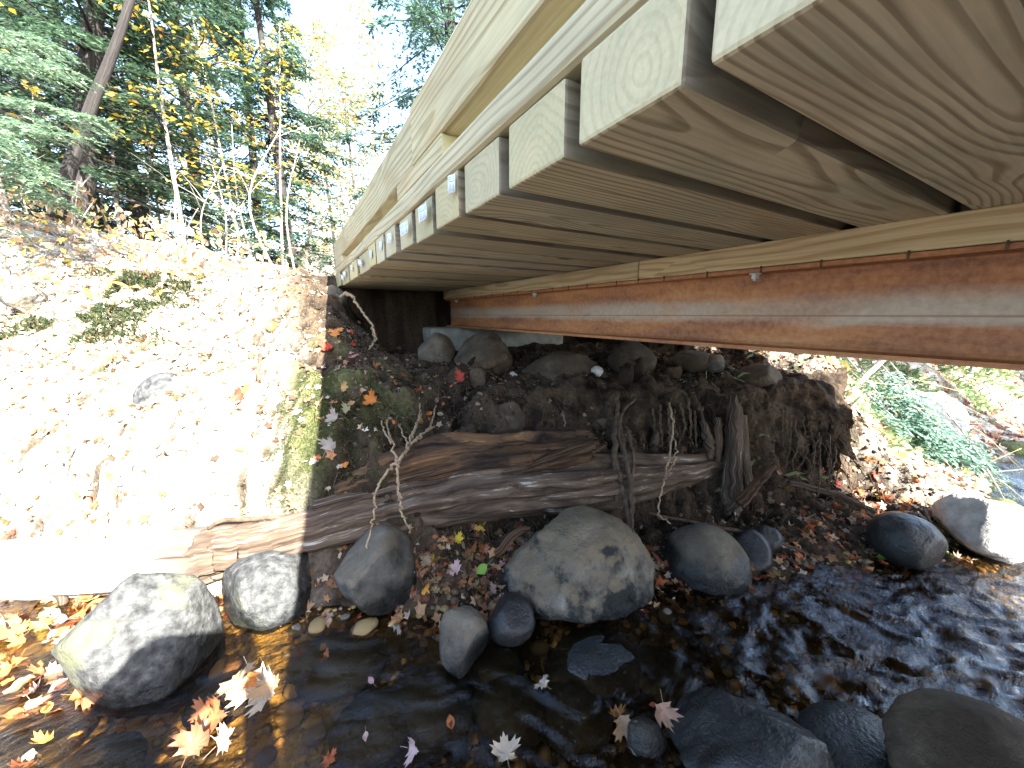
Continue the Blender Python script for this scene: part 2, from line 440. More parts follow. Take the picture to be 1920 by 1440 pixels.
def mat_rust():
    m, nt, b = nodes('rusty_steel')
    tc = N(nt, 'TexCoord').outputs['Object']
    z = N(nt, 'SeparateXYZ', {0: tc}).outputs[2]
    n1 = N(nt, 'Noise', {'Vector': N(nt, 'VectorMath', {0: tc, 1: (1, .35, 1.6)}, operation='MULTIPLY').outputs[0], 'Scale': 9.0, 'Detail': 8.0, 'Roughness': .65}).outputs[0]
    n2 = N(nt, 'Noise', {'Vector': tc, 'Scale': 70.0, 'Detail': 4.0, 'Roughness': .7}).outputs[0]
    n3 = N(nt, 'Noise', {'Vector': N(nt, 'VectorMath', {0: tc, 1: (1, .5, 1)}, operation='MULTIPLY').outputs[0], 'Scale': 4.0, 'Detail': 3.0}).outputs[0]
    rust = ramp(nt, n1, [(.30, (.12, .048, .026)), (.44, (.28, .105, .042)), (.56, (.40, .165, .055)), (.70, (.48, .26, .11))])
    rust = mixc(nt, .35, rust, ramp(nt, n2, [(.35, (.12, .05, .03)), (.65, (.42, .23, .13))]))
    # bare mill scale left in a band on the web: zz 0 at the foot, 1 at the head
    zz = math_(nt, 'ADD', math_(nt, 'MULTIPLY_ADD', z, 4.35, .5), math_(nt, 'MULTIPLY_ADD', n1, .22, -.11))
    band = ramp(nt, zz, [(.30, (0, 0, 0)), (.40, (1, 1, 1)), (.58, (.85, .85, .85)), (.70, (0, 0, 0))])
    f = math_(nt, 'MULTIPLY', band, ramp(nt, n3, [(.3, (.35, .35, .35)), (.55, (1, 1, 1))]))
    c = mixc(nt, math_(nt, 'MULTIPLY', f, .95), rust, mixc(nt, n2, (.25, .22, .19), (.50, .45, .385)))
    line = ramp(nt, math_(nt, 'ABSOLUTE', math_(nt, 'ADD', z, .017)), [(.0016, (1, 1, 1)), (.003, (0, 0, 0))])
    c = mixc(nt, math_(nt, 'MULTIPLY', line, .7), c, (.20, .075, .025))
    pur = N(nt, 'Noise', {'Vector': N(nt, 'VectorMath', {0: tc, 1: (1, 1.3, 2.5)}, operation='MULTIPLY').outputs[0], 'Scale': 5.0, 'Detail': 1.0, 'W': 4.0}, noise_dimensions='4D').outputs[0]
    c = mixc(nt, math_(nt, 'MULTIPLY', ramp(nt, pur, [(.68, (0, 0, 0)), (.74, (1, 1, 1))]), .45), c, (.13, .04, .035))
    set_(nt, b, Base_Color=c, Roughness=.62, Metallic=math_(nt, 'MULTIPLY', f, .25))
    b.inputs['Specular IOR Level'].default_value = .4
    bump(nt, b, math_(nt, 'ADD', n2, n1), .35, .002)
    return m
M['rust'] = mat_rust()
M['zinc'] = mat_noise('zinc_bolt', [(.3, (.35, .36, .38)), (.7, (.62, .63, .65))], 60, 3, .4, .001, .2)

def mat_tag():
    m, nt, b = nodes('printed_paper_tag')
    tc = N(nt, 'TexCoord').outputs['Generated']
    s = N(nt, 'SeparateXYZ', {0: tc})
    y, z = s.outputs[1], s.outputs[2]
    bars = N(nt, 'Noise', {'Vector': N(nt, 'CombineXYZ', {0: math_(nt, 'MULTIPLY', y, 38.0)}).outputs[0], 'Scale': 1.0, 'Detail': 0.0}).outputs[0]
    rows = N(nt, 'Noise', {'Vector': N(nt, 'CombineXYZ', {0: math_(nt, 'MULTIPLY', y, 22.0), 1: math_(nt, 'MULTIPLY', z, 3.0)}).outputs[0], 'Scale': 1.0, 'Detail': 1.0}).outputs[0]
    inb = math_(nt, 'MULTIPLY', math_(nt, 'MULTIPLY', math_(nt, 'GREATER_THAN', z, .10), math_(nt, 'LESS_THAN', z, .52)),
                math_(nt, 'MULTIPLY', math_(nt, 'GREATER_THAN', y, .2), math_(nt, 'LESS_THAN', y, .82)))
    inr = math_(nt, 'MULTIPLY', math_(nt, 'MULTIPLY', math_(nt, 'GREATER_THAN', z, .60), math_(nt, 'LESS_THAN', z, .90)),
                math_(nt, 'GREATER_THAN', math_(nt, 'FRACT', math_(nt, 'MULTIPLY', z, 9.0)), .45))
    inr = math_(nt, 'MULTIPLY', inr, math_(nt, 'MULTIPLY', math_(nt, 'GREATER_THAN', y, .1), math_(nt, 'LESS_THAN', y, .9)))
    ink = math_(nt, 'MAXIMUM', math_(nt, 'MULTIPLY', inb, math_(nt, 'GREATER_THAN', bars, .5)), math_(nt, 'MULTIPLY', inr, math_(nt, 'GREATER_THAN', rows, .44)))
    set_(nt, b, Base_Color=mixc(nt, ink, (.66, .74, .84), (.10, .20, .36)), Roughness=.5)
    return m
M['tag'] = mat_tag()

# ------------------------------------------------------------------ ground: one sheet, banks and stream bed
ZW = -1.10
FARL = np.array([(-60, 14), (-8, 2.3), (-4, 1.5), (-2.06, 1.34), (-.84, 1.22), (-.32, 1.2), (.08, 1.23), (.79, 1.35), (1.81, 1.55), (2.3, 1.66), (3.5, 2.55), (8, 4.6), (60, 26)], float)
NEARL = np.array([(-60, 6), (-6, -1.9), (0, -1.6), (3, -.9), (5, 0.0), (9, 1.9), (60, 20)], float)
BXL, BXR = .315, 2.88

def prof(d, pts):
    return np.interp(d, [p[0] for p in pts], [p[1] for p in pts])
P_LEFT = [(-.01, 0), (.10, .07), (.17, .16), (.24, .44), (.36, .62), (.7, .86), (1.05, 1.06), (1.35, 1.26), (1.55, 1.40), (1.9, 1.43), (6, 1.5), (14, 2.0), (60, 4)]
P_MID = [(-.01, 0), (.18, .05), (.36, .10), (.44, .22), (.50, .40), (.62, .47), (.70, .62), (.78, .69), (.95, .74), (1.1, .78), (1.35, .80), (2.2, .82), (60, .82)]
P_RIGHT = [(-.01, 0), (.2, .07), (.42, .22), (.62, .45), (.85, .72), (1.1, .95), (1.5, 1.2), (2.2, 1.4), (5, 1.9), (14, 4.2), (60, 14)]
P_NEAR = [(-.01, 0), (.3, .2), (.8, .8), (1.3, 1.3), (4, 1.45), (14, 2.0), (60, 4)]

def ground_h(u, wv, detail=True):
    u = np.asarray(u, float); wv = np.asarray(wv, float)
    X = u * RT[0] + wv * FW[0]; Y = u * RT[1] + wv * FW[1]
    Q = np.stack([X, Y, 0 * X], 1)
    n1 = fbm(Q * 1.7, 3, 3); n2 = fbm(Q * 6.0, 3, 9); n3 = fbm(Q * 19.0, 3, 21)
    near = np.exp(-((u / 7) ** 2 + ((wv - 1.5) / 7) ** 2))
    def sd(line):
        wl = np.interp(u, line[:, 0], line[:, 1]); sl = (np.interp(u + .3, line[:, 0], line[:, 1]) - np.interp(u - .3, line[:, 0], line[:, 1])) / .6
        return (wv - wl) / np.sqrt(1 + sl * sl)
    dF = sd(FARL); dN = -sd(NEARL)
    dfw = dF + .07 * n1 * near + (.06 * n2 + .035 * n3 * (1 - sm(2.2, 2.6, X))) * near * sm(.1, .4, dF)
    mid = sm(BXL - .16, BXL + .30, X + .06 * n2) * (1 - sm(BXR - .25, BXR + .25, X + .08 * n2))
    rgt = sm(BXR - .3, BXR + .3, X)
    hm = prof(dfw, P_MID)
    # behind the beam seats the ground rises again to the approach
    hm = hm + (1.285 + .1 * sm(3.22, 3.27, Y) - hm) * sm(3.13, 3.21, Y + .02 * n2) * (dF > .5)
    h = prof(dfw, P_LEFT) * (1 - mid) * (1 - rgt) + hm * mid + prof(dfw, P_RIGHT) * rgt * (1 - mid)
    # brushy mound on the far left
    h = h + .55 * sm(-2.9, -4.6, u) * sm(.8, 2.2, dF) 
    hn = prof(dN, P_NEAR)
    inn = np.maximum(dF, dN)
    bed = -.13 * sm(0, .35, -inn) - .05 * sm(.2, .9, -inn) - .14 * sm(.2, .8, u) * sm(.1, .5, -inn)
    h = np.where(dF > 0, h, np.where(dN > 0, hn, bed))
    amp = sm(-.1, .3, inn)
    if detail:
        h = h * 1.0 + np.where((Y > 3.1) & (mid > .3), .15, 1) * (.05 * n1 + .040 * n2 + .022 * n3 * (1 + mid)) * (.3 + .7 * amp) * np.where(dF > 1.6, .8, 1)
        # the approach is walked flat
        flat = (1 - mid) * (1 - rgt) * sm(1.45, 1.7, dF) * (1 - sm(-2.4, -3.2, u))
        h = h * (1 - .6 * flat) + .6 * flat * 1.38 * (1 - sm(4, 9, dF)) + .6 * flat * sm(4, 9, dF) * h
    return h + ZW, dF, dN, mid, rgt, n1, n2, n3

def axis_lines(a0, a1, fine, lo, hi, grow=1.13):
    m = list(np.arange(a0, a1, fine)); s = fine; x = a1
    while x < hi: m.append(x); s *= grow; x += s
    s = fine; x = a0 - fine
    pre = []
    while x > lo: pre.append(x); s *= grow; x -= s
    return np.array(pre[::-1] + m + [hi])

gu = axis_lines(-2.7, 3.1, .013, -90, 90); gw = axis_lines(1.0, 3.5, .011, -60, 110)
UU, WW = np.meshgrid(gu, gw)
gz, gdF, gdN, gmid, grgt, g1, g2, g3 = ground_h(UU.ravel(), WW.ravel())
GZ = gz.reshape(UU.shape)
GV = RT[None] * UU.ravel()[:, None] + FW[None] * WW.ravel()[:, None] + UPZ[None] * gz[:, None]
nu, nw = len(gu), len(gw)
ii = (np.arange(nw - 1)[:, None] * nu + np.arange(nu - 1)[None]).ravel()
GF = np.stack([ii, ii + 1, ii + nu + 1, ii + nu], 1)
def lerp3(a, b, t): return np.asarray(a)[None] * (1 - t[:, None]) + np.asarray(b)[None] * t[:, None]
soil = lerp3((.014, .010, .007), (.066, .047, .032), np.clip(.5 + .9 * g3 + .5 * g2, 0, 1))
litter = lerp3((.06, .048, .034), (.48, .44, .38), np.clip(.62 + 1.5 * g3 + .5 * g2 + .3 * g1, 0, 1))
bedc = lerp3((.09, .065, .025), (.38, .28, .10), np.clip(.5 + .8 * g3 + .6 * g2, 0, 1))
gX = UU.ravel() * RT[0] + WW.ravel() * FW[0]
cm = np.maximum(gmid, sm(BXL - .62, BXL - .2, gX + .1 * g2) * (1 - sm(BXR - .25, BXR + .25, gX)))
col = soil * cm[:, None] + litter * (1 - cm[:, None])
mossm = sm(.05, .35, g2 + .6 * g1 + .25) * np.exp(-((UU.ravel() + .88) / .30) ** 2) * sm(.15, .3, gdF) * (1 - sm(.75, 1.0, gdF))
moss2 = sm(.25, .5, g1 + .7 * g2) * (1 - gmid) * sm(.15, .4, gdF) * .8
mo = np.clip(mossm + moss2, 0, 1)
col = col * (1 - mo[:, None]) + lerp3((.035, .042, .018), (.10, .105, .045), np.clip(.5 + g3, 0, 1)) * mo[:, None]
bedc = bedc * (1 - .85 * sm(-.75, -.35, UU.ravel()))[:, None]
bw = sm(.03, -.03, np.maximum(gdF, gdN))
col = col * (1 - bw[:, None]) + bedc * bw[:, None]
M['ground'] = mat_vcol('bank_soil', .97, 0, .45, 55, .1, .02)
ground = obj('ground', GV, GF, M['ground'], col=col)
tag(ground, kind='structure')

def gsample(u, wv):
    """height of the finished sheet and its normal at u, w"""
    u = np.atleast_1d(u).astype(float); wv = np.atleast_1d(wv).astype(float)
    def s(a, b):
        i = np.clip(np.searchsorted(gu, a) - 1, 0, nu - 2); j = np.clip(np.searchsorted(gw, b) - 1, 0, nw - 2)
        fu = (a - gu[i]) / (gu[i + 1] - gu[i]); fv = (b - gw[j]) / (gw[j + 1] - gw[j])
        return (GZ[j, i] * (1 - fu) + GZ[j, i + 1] * fu) * (1 - fv) + (GZ[j + 1, i] * (1 - fu) + GZ[j + 1, i + 1] * fu) * fv
    z = s(u, wv); e = .03
    du = (s(u + e, wv) - s(u - e, wv)) / (2 * e); dw = (s(u, wv + e) - s(u, wv - e)) / (2 * e)
    n = UPZ[None] - du[:, None] * RT[None] - dw[:, None] * FW[None]
    return z, n / np.linalg.norm(n, axis=1)[:, None]

def hit(px, py, lift=0.0):
    """where the line of sight through a photo pixel meets the bank"""
    r = (px - 960) * RT + (720 - py) * CU + 695.0 * CF
    r = r / float(r @ FW)
    deps = np.concatenate([np.arange(.5, 4, .008), np.arange(4, 40, .05)])
    Pn = deps[:, None] * r[None]
    z, _ = gsample(Pn @ RT, Pn @ FW)
    k = np.nonzero(Pn[:, 2] < np.maximum(z, ZW))[0]
    k = k[0] if len(k) else len(deps) - 1
    return Pn[k] + UPZ * lift, float(deps[k])

# ------------------------------------------------------------------ water
def mat_water():
    m, nt, b = nodes('brook_water')
    nt.nodes.remove(b)
    tc = N(nt, 'TexCoord').outputs['Object']
    n1 = N(nt, 'Noise', {'Vector': N(nt, 'VectorMath', {0: tc, 1: (.55, 1.3, 1)}, operation='MULTIPLY').outputs[0], 'Scale': 26.0, 'Detail': 6.0, 'Roughness': .6, 'Distortion': 1.5}).outputs[0]
    bp = N(nt, 'Bump', {'Height': n1, 'Strength': .42, 'Distance': .018})
    fr = N(nt, 'Fresnel', {'IOR': 1.38, 'Normal': bp.outputs[0]})
    gl = N(nt, 'BsdfGlossy', {'Color': (.95, .97, 1, 1), 'Roughness': .03, 'Normal': bp.outputs[0]})
    tr = N(nt, 'BsdfTransparent', {'Color': (.74, .60, .38, 1)})
    mx = N(nt, 'MixShader', {0: fr.outputs[0], 1: tr.outputs[0], 2: gl.outputs[0]})
    nt.links.new(mx.outputs[0], nt.nodes['Material Output'].inputs[0])
    return m
M['water'] = mat_water()
wu = axis_lines(-2.4, 3.2, .011, -60, 60, 1.16); wwl = axis_lines(.15, 2.0, .011, -30, 46, 1.16)
U2, W2 = np.meshgrid(wu, wwl)
uu, ww = U2.ravel(), W2.ravel()
Q = np.stack([uu, ww, 0 * uu], 1)
rap = np.exp(-((uu - 1.05) / .75) ** 2 - ((ww - .85) / .42) ** 2) + .5 * np.exp(-((uu - .1) / .5) ** 2 - ((ww - .8) / .25) ** 2) + .45 * np.exp(-((uu + .75) / .35) ** 2 - ((ww - .85) / .25) ** 2)
calm = .12 + .88 * np.clip(rap, 0, 1) + .50 * sm(.5, 1.3, uu)
warp = np.stack([fbm(Q * 5, 2, 71), fbm(Q * 5, 2, 72), 0 * uu], 1) * .08
rip = .55 * fbm((Q + warp) * np.array([7, 17, 1]), 3, 50) + .45 * (1 - np.abs(fbm((Q + warp) * np.array([11, 25, 1]), 2, 60)) * 2.2)
wz = ZW + .033 * rip * calm - .02 * sm(.55, .2, uu) * sm(1.2, .9, ww) * 0
WV = RT[None] * uu[:, None] + FW[None] * ww[:, None] + UPZ[None] * wz[:, None]
n1_, n2_ = len(wu), len(wwl)
ii = (np.arange(n2_ - 1)[:, None] * n1_ + np.arange(n1_ - 1)[None]).ravel()
water = obj('stream_water', WV, np.stack([ii, ii + 1, ii + n1_ + 1, ii + n1_], 1), M['water'])
tag(water, kind='structure')

# ------------------------------------------------------------------ the bridge
bridge = empty('footbridge', (1.6, 0.4, .2))
tag(bridge, 'new wooden plank bridge on rusty steel beams crossing the brook', 'bridge')
ZB, ZT = .2, .29
ends = [(-.093, .047), (.077, .217), (.243, .382), (.415, .558), (.593, .738), (.761, .902), (.944, 1.091), (1.122, 1.261), (1.304, 1.448), (1.468, 1.606), (1.637, 1.79), (1.83, 2.11), (2.17, 2.46), (2.54, 2.86), (2.92, 3.24)]
y = -.093
while y > -2.3:
    ends.insert(0, (y - .03 - .14, y - .03)); y -= .17
rp = random.Random(5)
planks = []
for a, b_ in ends:
    k = len(planks)
    dz = rp.uniform(-.003, .003); dx = rp.uniform(-.006, .006)
    o = boxobj('deck_plank', (BXL + dx, a, ZB + dz), (BXR + rp.uniform(-.006, .006), b_, ZT + dz * .3), M['plank'], bridge, bev=.0045)
    planks.append(o)
def curb_line(x0, x1, left):
    for a, b_ in ((-2.3, 1.07), (1.074, 3.22)):
        s = .004 if a > 0 else 0
        boxobj('curb_timber', (x0 + s, a, .391), (x1 + s, b_, .531 - s), M['curb'], bridge, bev=.007)
    for a, b_ in ((-2.3, 1.9), (1.904, 3.22)):
        boxobj('curb_base', (x0 - .001 + (.002 if a > 0 else 0), a, .2925), (x1, b_, .346), M['curb'], bridge, bev=.01)
    for a, b_ in ((-2.25, -1.8), (-.75, -.3), (.85, 1.255), (2.80, 3.21)):
        boxobj('curb_block', (x0 + .003, a, .347), (x1 - .002, b_, .390), M['curb'], bridge, bev=.003)
# running boards laid lengthwise over the planks
for k in range(8):
    xa = .455 + k * .2855
    for a, b_ in ((-2.28, .62), (.624, 3.2)):
        boxobj('running_board', (xa, a, .2915), (xa + .2835, b_, .329), M['curb'], bridge, bev=.003)
curb_line(.312, .452, True)
curb_line(BXR - .137, BXR + .003, False)
def ibeam(x):
    """I-section steel beam along Y"""
    yb0, yb1 = -2.4, 3.12
    zt, zl, fwid, tf, tw = .129, -.101, .102, .011, .008
    c = (x, (yb0 + yb1) / 2, (zt + zl) / 2)
    h = (zt - zl) / 2; fl = fwid / 2; r = .012
    pr = [(-fl, -h), (fl, -h), (fl, -h + tf)]
    pr += [(tw / 2 + r, -h + tf + .001), (tw / 2 + r * .3, -h + tf + r * .3), (tw / 2, -h + tf + r)]
    pr += [(tw / 2, h - tf - r), (tw / 2 + r * .3, h - tf - r * .3), (tw / 2 + r, h - tf - .001), (fl, h - tf), (fl, h), (-fl, h), (-fl, h - tf)]
    pr += [(-tw / 2 - r, h - tf - .001), (-tw / 2 - r * .3, h - tf - r * .3), (-tw / 2, h - tf - r)]
    pr += [(-tw / 2, -h + tf + r), (-tw / 2 - r * .3, -h + tf + r * .3), (-tw / 2 - r, -h + tf + .001), (-fl, -h + tf)]
    n = len(pr); L = (yb1 - yb0) / 2
    V = [(p[0], -L, p[1]) for p in pr] + [(p[0], L, p[1]) for p in pr]
    F = [(i, i + n, (i + 1) % n + n, (i + 1) % n) for i in range(n)] + [tuple(range(n)), tuple(range(2 * n - 1, n - 1, -1))]
    o = obj('steel_beam', V, F, M['rust'], None, smooth=False); o.location = c
    attach(o, bridge)
    return o
beam = ibeam(1.198); ibeam(2.02)
for x in (1.198, 2.02):
    for a, b_ in ((-2.35, 1.02), (1.023, 3.16)):
        boxobj('nailer', (x - .051, a, .1315), (x + .051, b_, .1985), M['nailer'], bridge, bev=.004)
def bolt(x, yv):
    bm = bmesh.new()
    bmesh.ops.create_cone(bm, cap_ends=True, segments=16, radius1=.017, radius2=.017, depth=.003, matrix=Matrix.Translation((0, 0, -.0025)))
    bmesh.ops.create_cone(bm, cap_ends=True, segments=6, radius1=.0105, radius2=.0105, depth=.011, matrix=Matrix.Translation((0, 0, -.010)))
    bmesh.ops.create_cone(bm, cap_ends=True, segments=10, radius1=.005, radius2=.005, depth=.006, matrix=Matrix.Translation((0, 0, -.018)))
    o = bmobj('bolt', bm, M['zinc'], None); o.location = (x, yv, .1175)
    o.parent = beam
    o.matrix_parent_inverse = Matrix.Translation(beam.location).inverted()
for yv in (.605, 1.75, 2.9): bolt(1.163, yv)
# nail shanks bent over the flange edge
nb = random.Random(3); yv = .16
while yv < 3.0:
    boxobj('nail', (1.1445, yv, .1165), (1.1468, yv + .0035, .1345), M['root_dark'], bridge, bev=0)
    yv += nb.uniform(.11, .19)
# paper tags stapled to the plank ends
def paper(i, yc, zc, wd, ht, tilt, curl):
    n = 7; V = []; F = []
    for k in range(n):
        t = k / (n - 1) - .5
        for s in (-.5, .5):
            V.append((-.002 - curl * (t + .5) ** 2 * .02 - .0015 * math.sin(t * 9), t * wd + s * ht * math.sin(tilt) * .3, s * ht))
    for k in range(n - 1): F.append((2 * k, 2 * k + 2, 2 * k + 3, 2 * k + 1))
    V += [(v[0] + .0012, v[1], v[2]) for v in V]; q = 2 * n
    F += [tuple(reversed([a + q for a in f])) for f in F[:n - 1]]
    F += [(0, 1, 1 + q, q), (2 * n - 2, 2 * n - 2 + q, 2 * n - 1 + q, 2 * n - 1)]
    F += [(2 * k, q + 2 * k, q + 2 * k + 2, 2 * k + 2) for k in range(n - 1)] + [(2 * k + 1, 2 * k + 3, q + 2 * k + 3, q + 2 * k + 1) for k in range(n - 1)]
    o = obj('paper_tag', V, F, M['tag'], None)
    o.location = (BXL - .007, yc, zc); o.rotation_euler = (tilt, 0, 0)
    o.parent = planks[i]; o.matrix_parent_inverse = Matrix.Translation(planks[i].location).inverted()
base_i = len(ends) - 15          # index of the plank whose near edge is at -.093
for i, yc, zc, wd, ht, tl, cu in ((5, .768, .262, .030, .034, .05, .3), (6, .965, .250, .05, .036, -.12, .4), (7, 1.14, .246, .05, .034, -.2, .6), (8, 1.335, .252, .022, .03, -.2, .5),
                              (9, 1.49, .250, .026, .03, .1, .3), (10, 1.70, .248, .036, .03, 0, .2), (11, 2.0, .248, .10, .028, .2, .2), (12, 2.3, .252, .04, .025, 0, .2), (13, 2.62, .25, .08, .03, .1, .4), (13, 2.74, .235, .05, .03, .5, .5)):
    paper(base_i + i, yc, zc, wd, ht, tl, cu)
# concrete seats under the beam ends
def rough_block(name, lo, hi, m, label, cat, seed, amp=.012):
    bm = bmesh.new(); box(bm, lo, hi, .02, 2)
    bmesh.ops.subdivide_edges(bm, edges=[e for e in bm.edges if e.calc_length() > .06], cuts=5, use_grid_fill=True)
    for v in bm.verts:
        v.co += Vector(mnoise.noise_vector(v.co * 9 + Vector((seed, 0, 0)))) * amp
    o = bmobj(name, bm, m); return tag(o, label, cat)
rough_block('concrete_footing', (.95, 2.93, -.42), (2.3, 3.4, -.105), M['concrete'], 'pale concrete footing under the far end of the steel beam', 'footing', 3, .006)

# ------------------------------------------------------------------ stones
def ico(sub):
    bm = bmesh.new(); bmesh.ops.create_icosphere(bm, subdivisions=sub, radius=1.0)
    V = np.array([v.co[:] for v in bm.verts]); F = np.array([[v.index for v in f.verts] for f in bm.faces]); bm.free(); return V, F
ICO4, ICO3, ICO2, ICO1 = ico(5), ico(4), ico(2), ico(1)

def stone_shape(seed, base=ICO3, cuts=9, rough=.07, cut=.8):
    V, F = base
    V = V.copy(); r = np.random.default_rng(seed)
    for _ in range(cuts):
        n = r.normal(size=3); n /= np.linalg.norm(n); off = r.uniform(cut - .1, cut + .14)
        d = V @ n - off
        V -= np.outer(np.clip(d, 0, None) * .86, n)
    V *= (1 + rough * fbm(V * 1.6 + seed, 3, seed) + rough * .45 * fbm(V * 6 + seed, 3, seed + 4) + rough * .18 * fbm(V * 18 + seed, 2, seed + 9))[:, None]
    return V, F

def stone(label, px, py, dep, wpx, hpx, m, seed, deep=1.0, cuts=9, rough=.07, yaw=0.0, roll=0.0, name='boulder', cat='boulder', group=None, cut=.8, big=False, sink=0.0, Vmod=None):
    c = at(px, py, dep); c = c + UPZ * -sink
    k = float(c @ CF) / 695.0
    a, h = wpx * .5 * k, hpx * .5 * k
    V, F = stone_shape(seed, ICO4 if big else ICO3, cuts, rough, cut)
    lo, hi = V.min(0), V.max(0); V = (V - (lo + hi) / 2) / ((hi - lo) / 2)
    if Vmod: V = Vmod(V)
    V = V * np.array([a, (a + h) * .5 * deep, h])
    ca, sa = math.cos(roll), math.sin(roll)
    V = np.stack([V[:, 0] * ca - V[:, 2] * sa, V[:, 1], V[:, 0] * sa + V[:, 2] * ca], 1)
    ca, sa = math.cos(yaw), math.sin(yaw)
    V = np.stack([V[:, 0] * ca - V[:, 1] * sa, V[:, 0] * sa + V[:, 1] * ca, V[:, 2]], 1)
    W = V[:, :1] * RT[None] + V[:, 1:2] * FW[None] + V[:, 2:] * UPZ[None]
    o = obj(name, W, F, m); o.location = Vector(c)
    return tag(o, label, cat, group)

def mound(V):      # broad round top, cut foot
    V = V.copy(); V[:, 0] *= 1 - .16 * np.clip(V[:, 2], 0, 1) ** 1.5; return V
def wedge(V):      # narrows upwards to the left
    V = V.copy(); t = (V[:, 2] + 1) / 2; V[:, 0] = V[:, 0] * (1 - .45 * t) - .1 * t; return V
def spear(V):      # blunt top, pointed foot to the right
    V = V.copy(); t = (1 - V[:, 2]) / 2; V[:, 0] = V[:, 0] * (1 - .55 * t) + .38 * t; return V
def dome(V):
    V = V.copy(); V[:, 2] = np.where(V[:, 2] > 0, V[:, 2], V[:, 2] * .5) ; return V

stone('big sand-dusted granite boulder at the water edge in the middle', 1082, 1064, 1.38, 282, 212, M['granite'], 21, 1.0, 10, .13, big=True, Vmod=mound, cut=.80)
stone('smooth round boulder, dry on top and wet below, right of the big granite one', 1320, 1060, 1.46, 150, 150, M['stone_grey'], 33, 1.0, 5, .05, cut=.9)
stone('dark narrow stone leaning against the smooth round boulder', 1398, 1035, 1.55, 75, 92, M['stone_wet'], 35, 1.2, 6, .06, roll=-.35)
stone('small dark stone at the end of the row, leaf at its foot', 1437, 1012, 1.60, 56, 50, M['stone_wet'], 36, 1.0, 6, .06)
stone('grey flat-faced wet boulder below the hanging roots', 706, 1075, 1.27, 170, 150, M['stone_grey'], 41, .9, 14, .08, roll=.12, Vmod=wedge, cut=.66)
stone('pointed grey stone standing in the water below the leaf pile', 862, 1202, 1.04, 118, 125, M['stone_grey'], 43, .9, 16, .07, Vmod=spear, cut=.62)
stone('small round dark wet stone beside the pointed stone', 958, 1160, 1.12, 92, 82, M['stone_wet'], 44, 1.1, 5, .05)
stone('black flat stone just under the water before the big boulder', 1115, 1205, 1.04, 190, 70, M['stone_wet'], 45, 1.1, 12, .08, sink=.085, cut=.7)
stone('greenish sunlit boulder cut by the shadow line under the log', 500, 1108, 1.27, 178, 150, M['stone_sun'], 51, .9, 12, .08, cut=.72)
stone('large leaning sunlit boulder in the leafy shallows', 266, 1222, 1.00, 228, 330, M['stone_sun'], 54, .62, 14, .07, roll=-.10, big=True, cut=.72)
stone('round dark boulder in the water before the white rock', 1695, 1012, 1.52, 108, 98, M['stone_wet'], 55, 1.0, 4, .05)
stone('white sunlit rock at the right water edge', 1838, 985, 1.62, 140, 125, M['stone_pale'], 57, 1.0, 11, .08, Vmod=mound, cut=.72)
stone('small upright blue-grey oval stone in the foreground water', 1212, 1394, .78, 76, 98, M['stone_grey'], 61, .7, 4, .04, roll=.4)
stone('broad dark wet rock at the bottom edge', 1405, 1425, .72, 270, 190, M['stone_wet'], 63, 1.0, 14, .11, big=True, cut=.7)
stone('brown rounded rock in the bottom right corner', 1865, 1458, .62, 320, 200, M['stone_mud'], 65, 1.0, 10, .09, big=True, cut=.76)
stone('low wet ledge stone in the riffle at the bottom right', 1610, 1400, .74, 200, 60, M['stone_wet'], 66, 1.3, 8, .08)
stone('round tan cobble on the ledge below the beam end', 819, 662, 2.52, 70, 76, M['stone_dry'], 71, 1.0, 4, .03, name='cobble', cat='stone')
stone('muddy brown boulder on the ledge beside the tan cobble', 908, 668, 2.42, 112, 90, M['stone_mud'], 73, 1.0, 8, .10)
stone('long dark block-like stone on the ledge under the beam', 1060, 705, 2.35, 170, 90, M['stone_mud'], 75, .9, 12, .04, cut=.7)
stone('dark stone in the gap right of the block-like stone', 1185, 690, 2.45, 90, 100, M['stone_mud'], 76, 1.0, 10, .05)
stone('brown flat stone under the beam near the bright bank', 1300, 678, 2.40, 75, 42, M['stone_mud'], 77, 1.0, 7, .06)
stone('small grey stone wedged under the beam on the right ledge', 1338, 682, 2.35, 40, 36, M['stone_grey'], 78, 1.0, 7, .06, name='cobble', cat='stone')
stone('brown rounded stone at the brink beside the bright slope', 1425, 708, 2.28, 80, 50, M['stone_mud'], 79, 1.0, 6, .05)
stone('tiny pale stone on the edge of the dark block', 1119, 697, 2.24, 24, 22, M['stone_pale'], 80, 1, 4, .05, name='cobble', cat='stone')
stone('pale pebble in front of the muddy boulder', 962, 704, 2.26, 20, 16, M['stone_pale'], 81, 1, 6, .05, name='cobble', cat='stone')
stone('grey stone tucked under the far corner of the deck', 628, 560, 2.72, 42, 50, M['stone_grey'], 83, 1, 6, .05)
stone('grey rounded stone set in the middle of the sunlit bank', 318, 762, 1.88, 96, 128, M['stone_sun'], 85, .9, 6, .05)
stone('half-buried stone lower on the sunlit bank with a dark crescent under it', 400, 878, 1.66, 76, 50, M['stone_grey'], 86, 1, 6, .05)
stone('dark stone in the brushy soil at the far left', 45, 560, 2.6, 60, 50, M['stone_grey'], 87, 1, 6, .06)
stone('small mossy stone in the shade beside the shadow line', 645, 742, 2.05, 38, 46, M['stone_moss'], 88, 1, 6, .06, roll=.5)
stone('bright green mossy boulder on the right bank', 1822, 812, 3.3, 95, 66, M['stone_moss'], 91, 1, 6, .06)
stone('sun-bleached boulder behind the hemlock bough', 1742, 782, 3.2, 95, 95, M['stone_pale'], 92, 1, 6, .06, roll=-.5)
stone('blue-grey wet cobble at the right edge of the brook', 1868, 893, 2.55, 62, 46, M['stone_grey'], 93, 1, 4, .04)
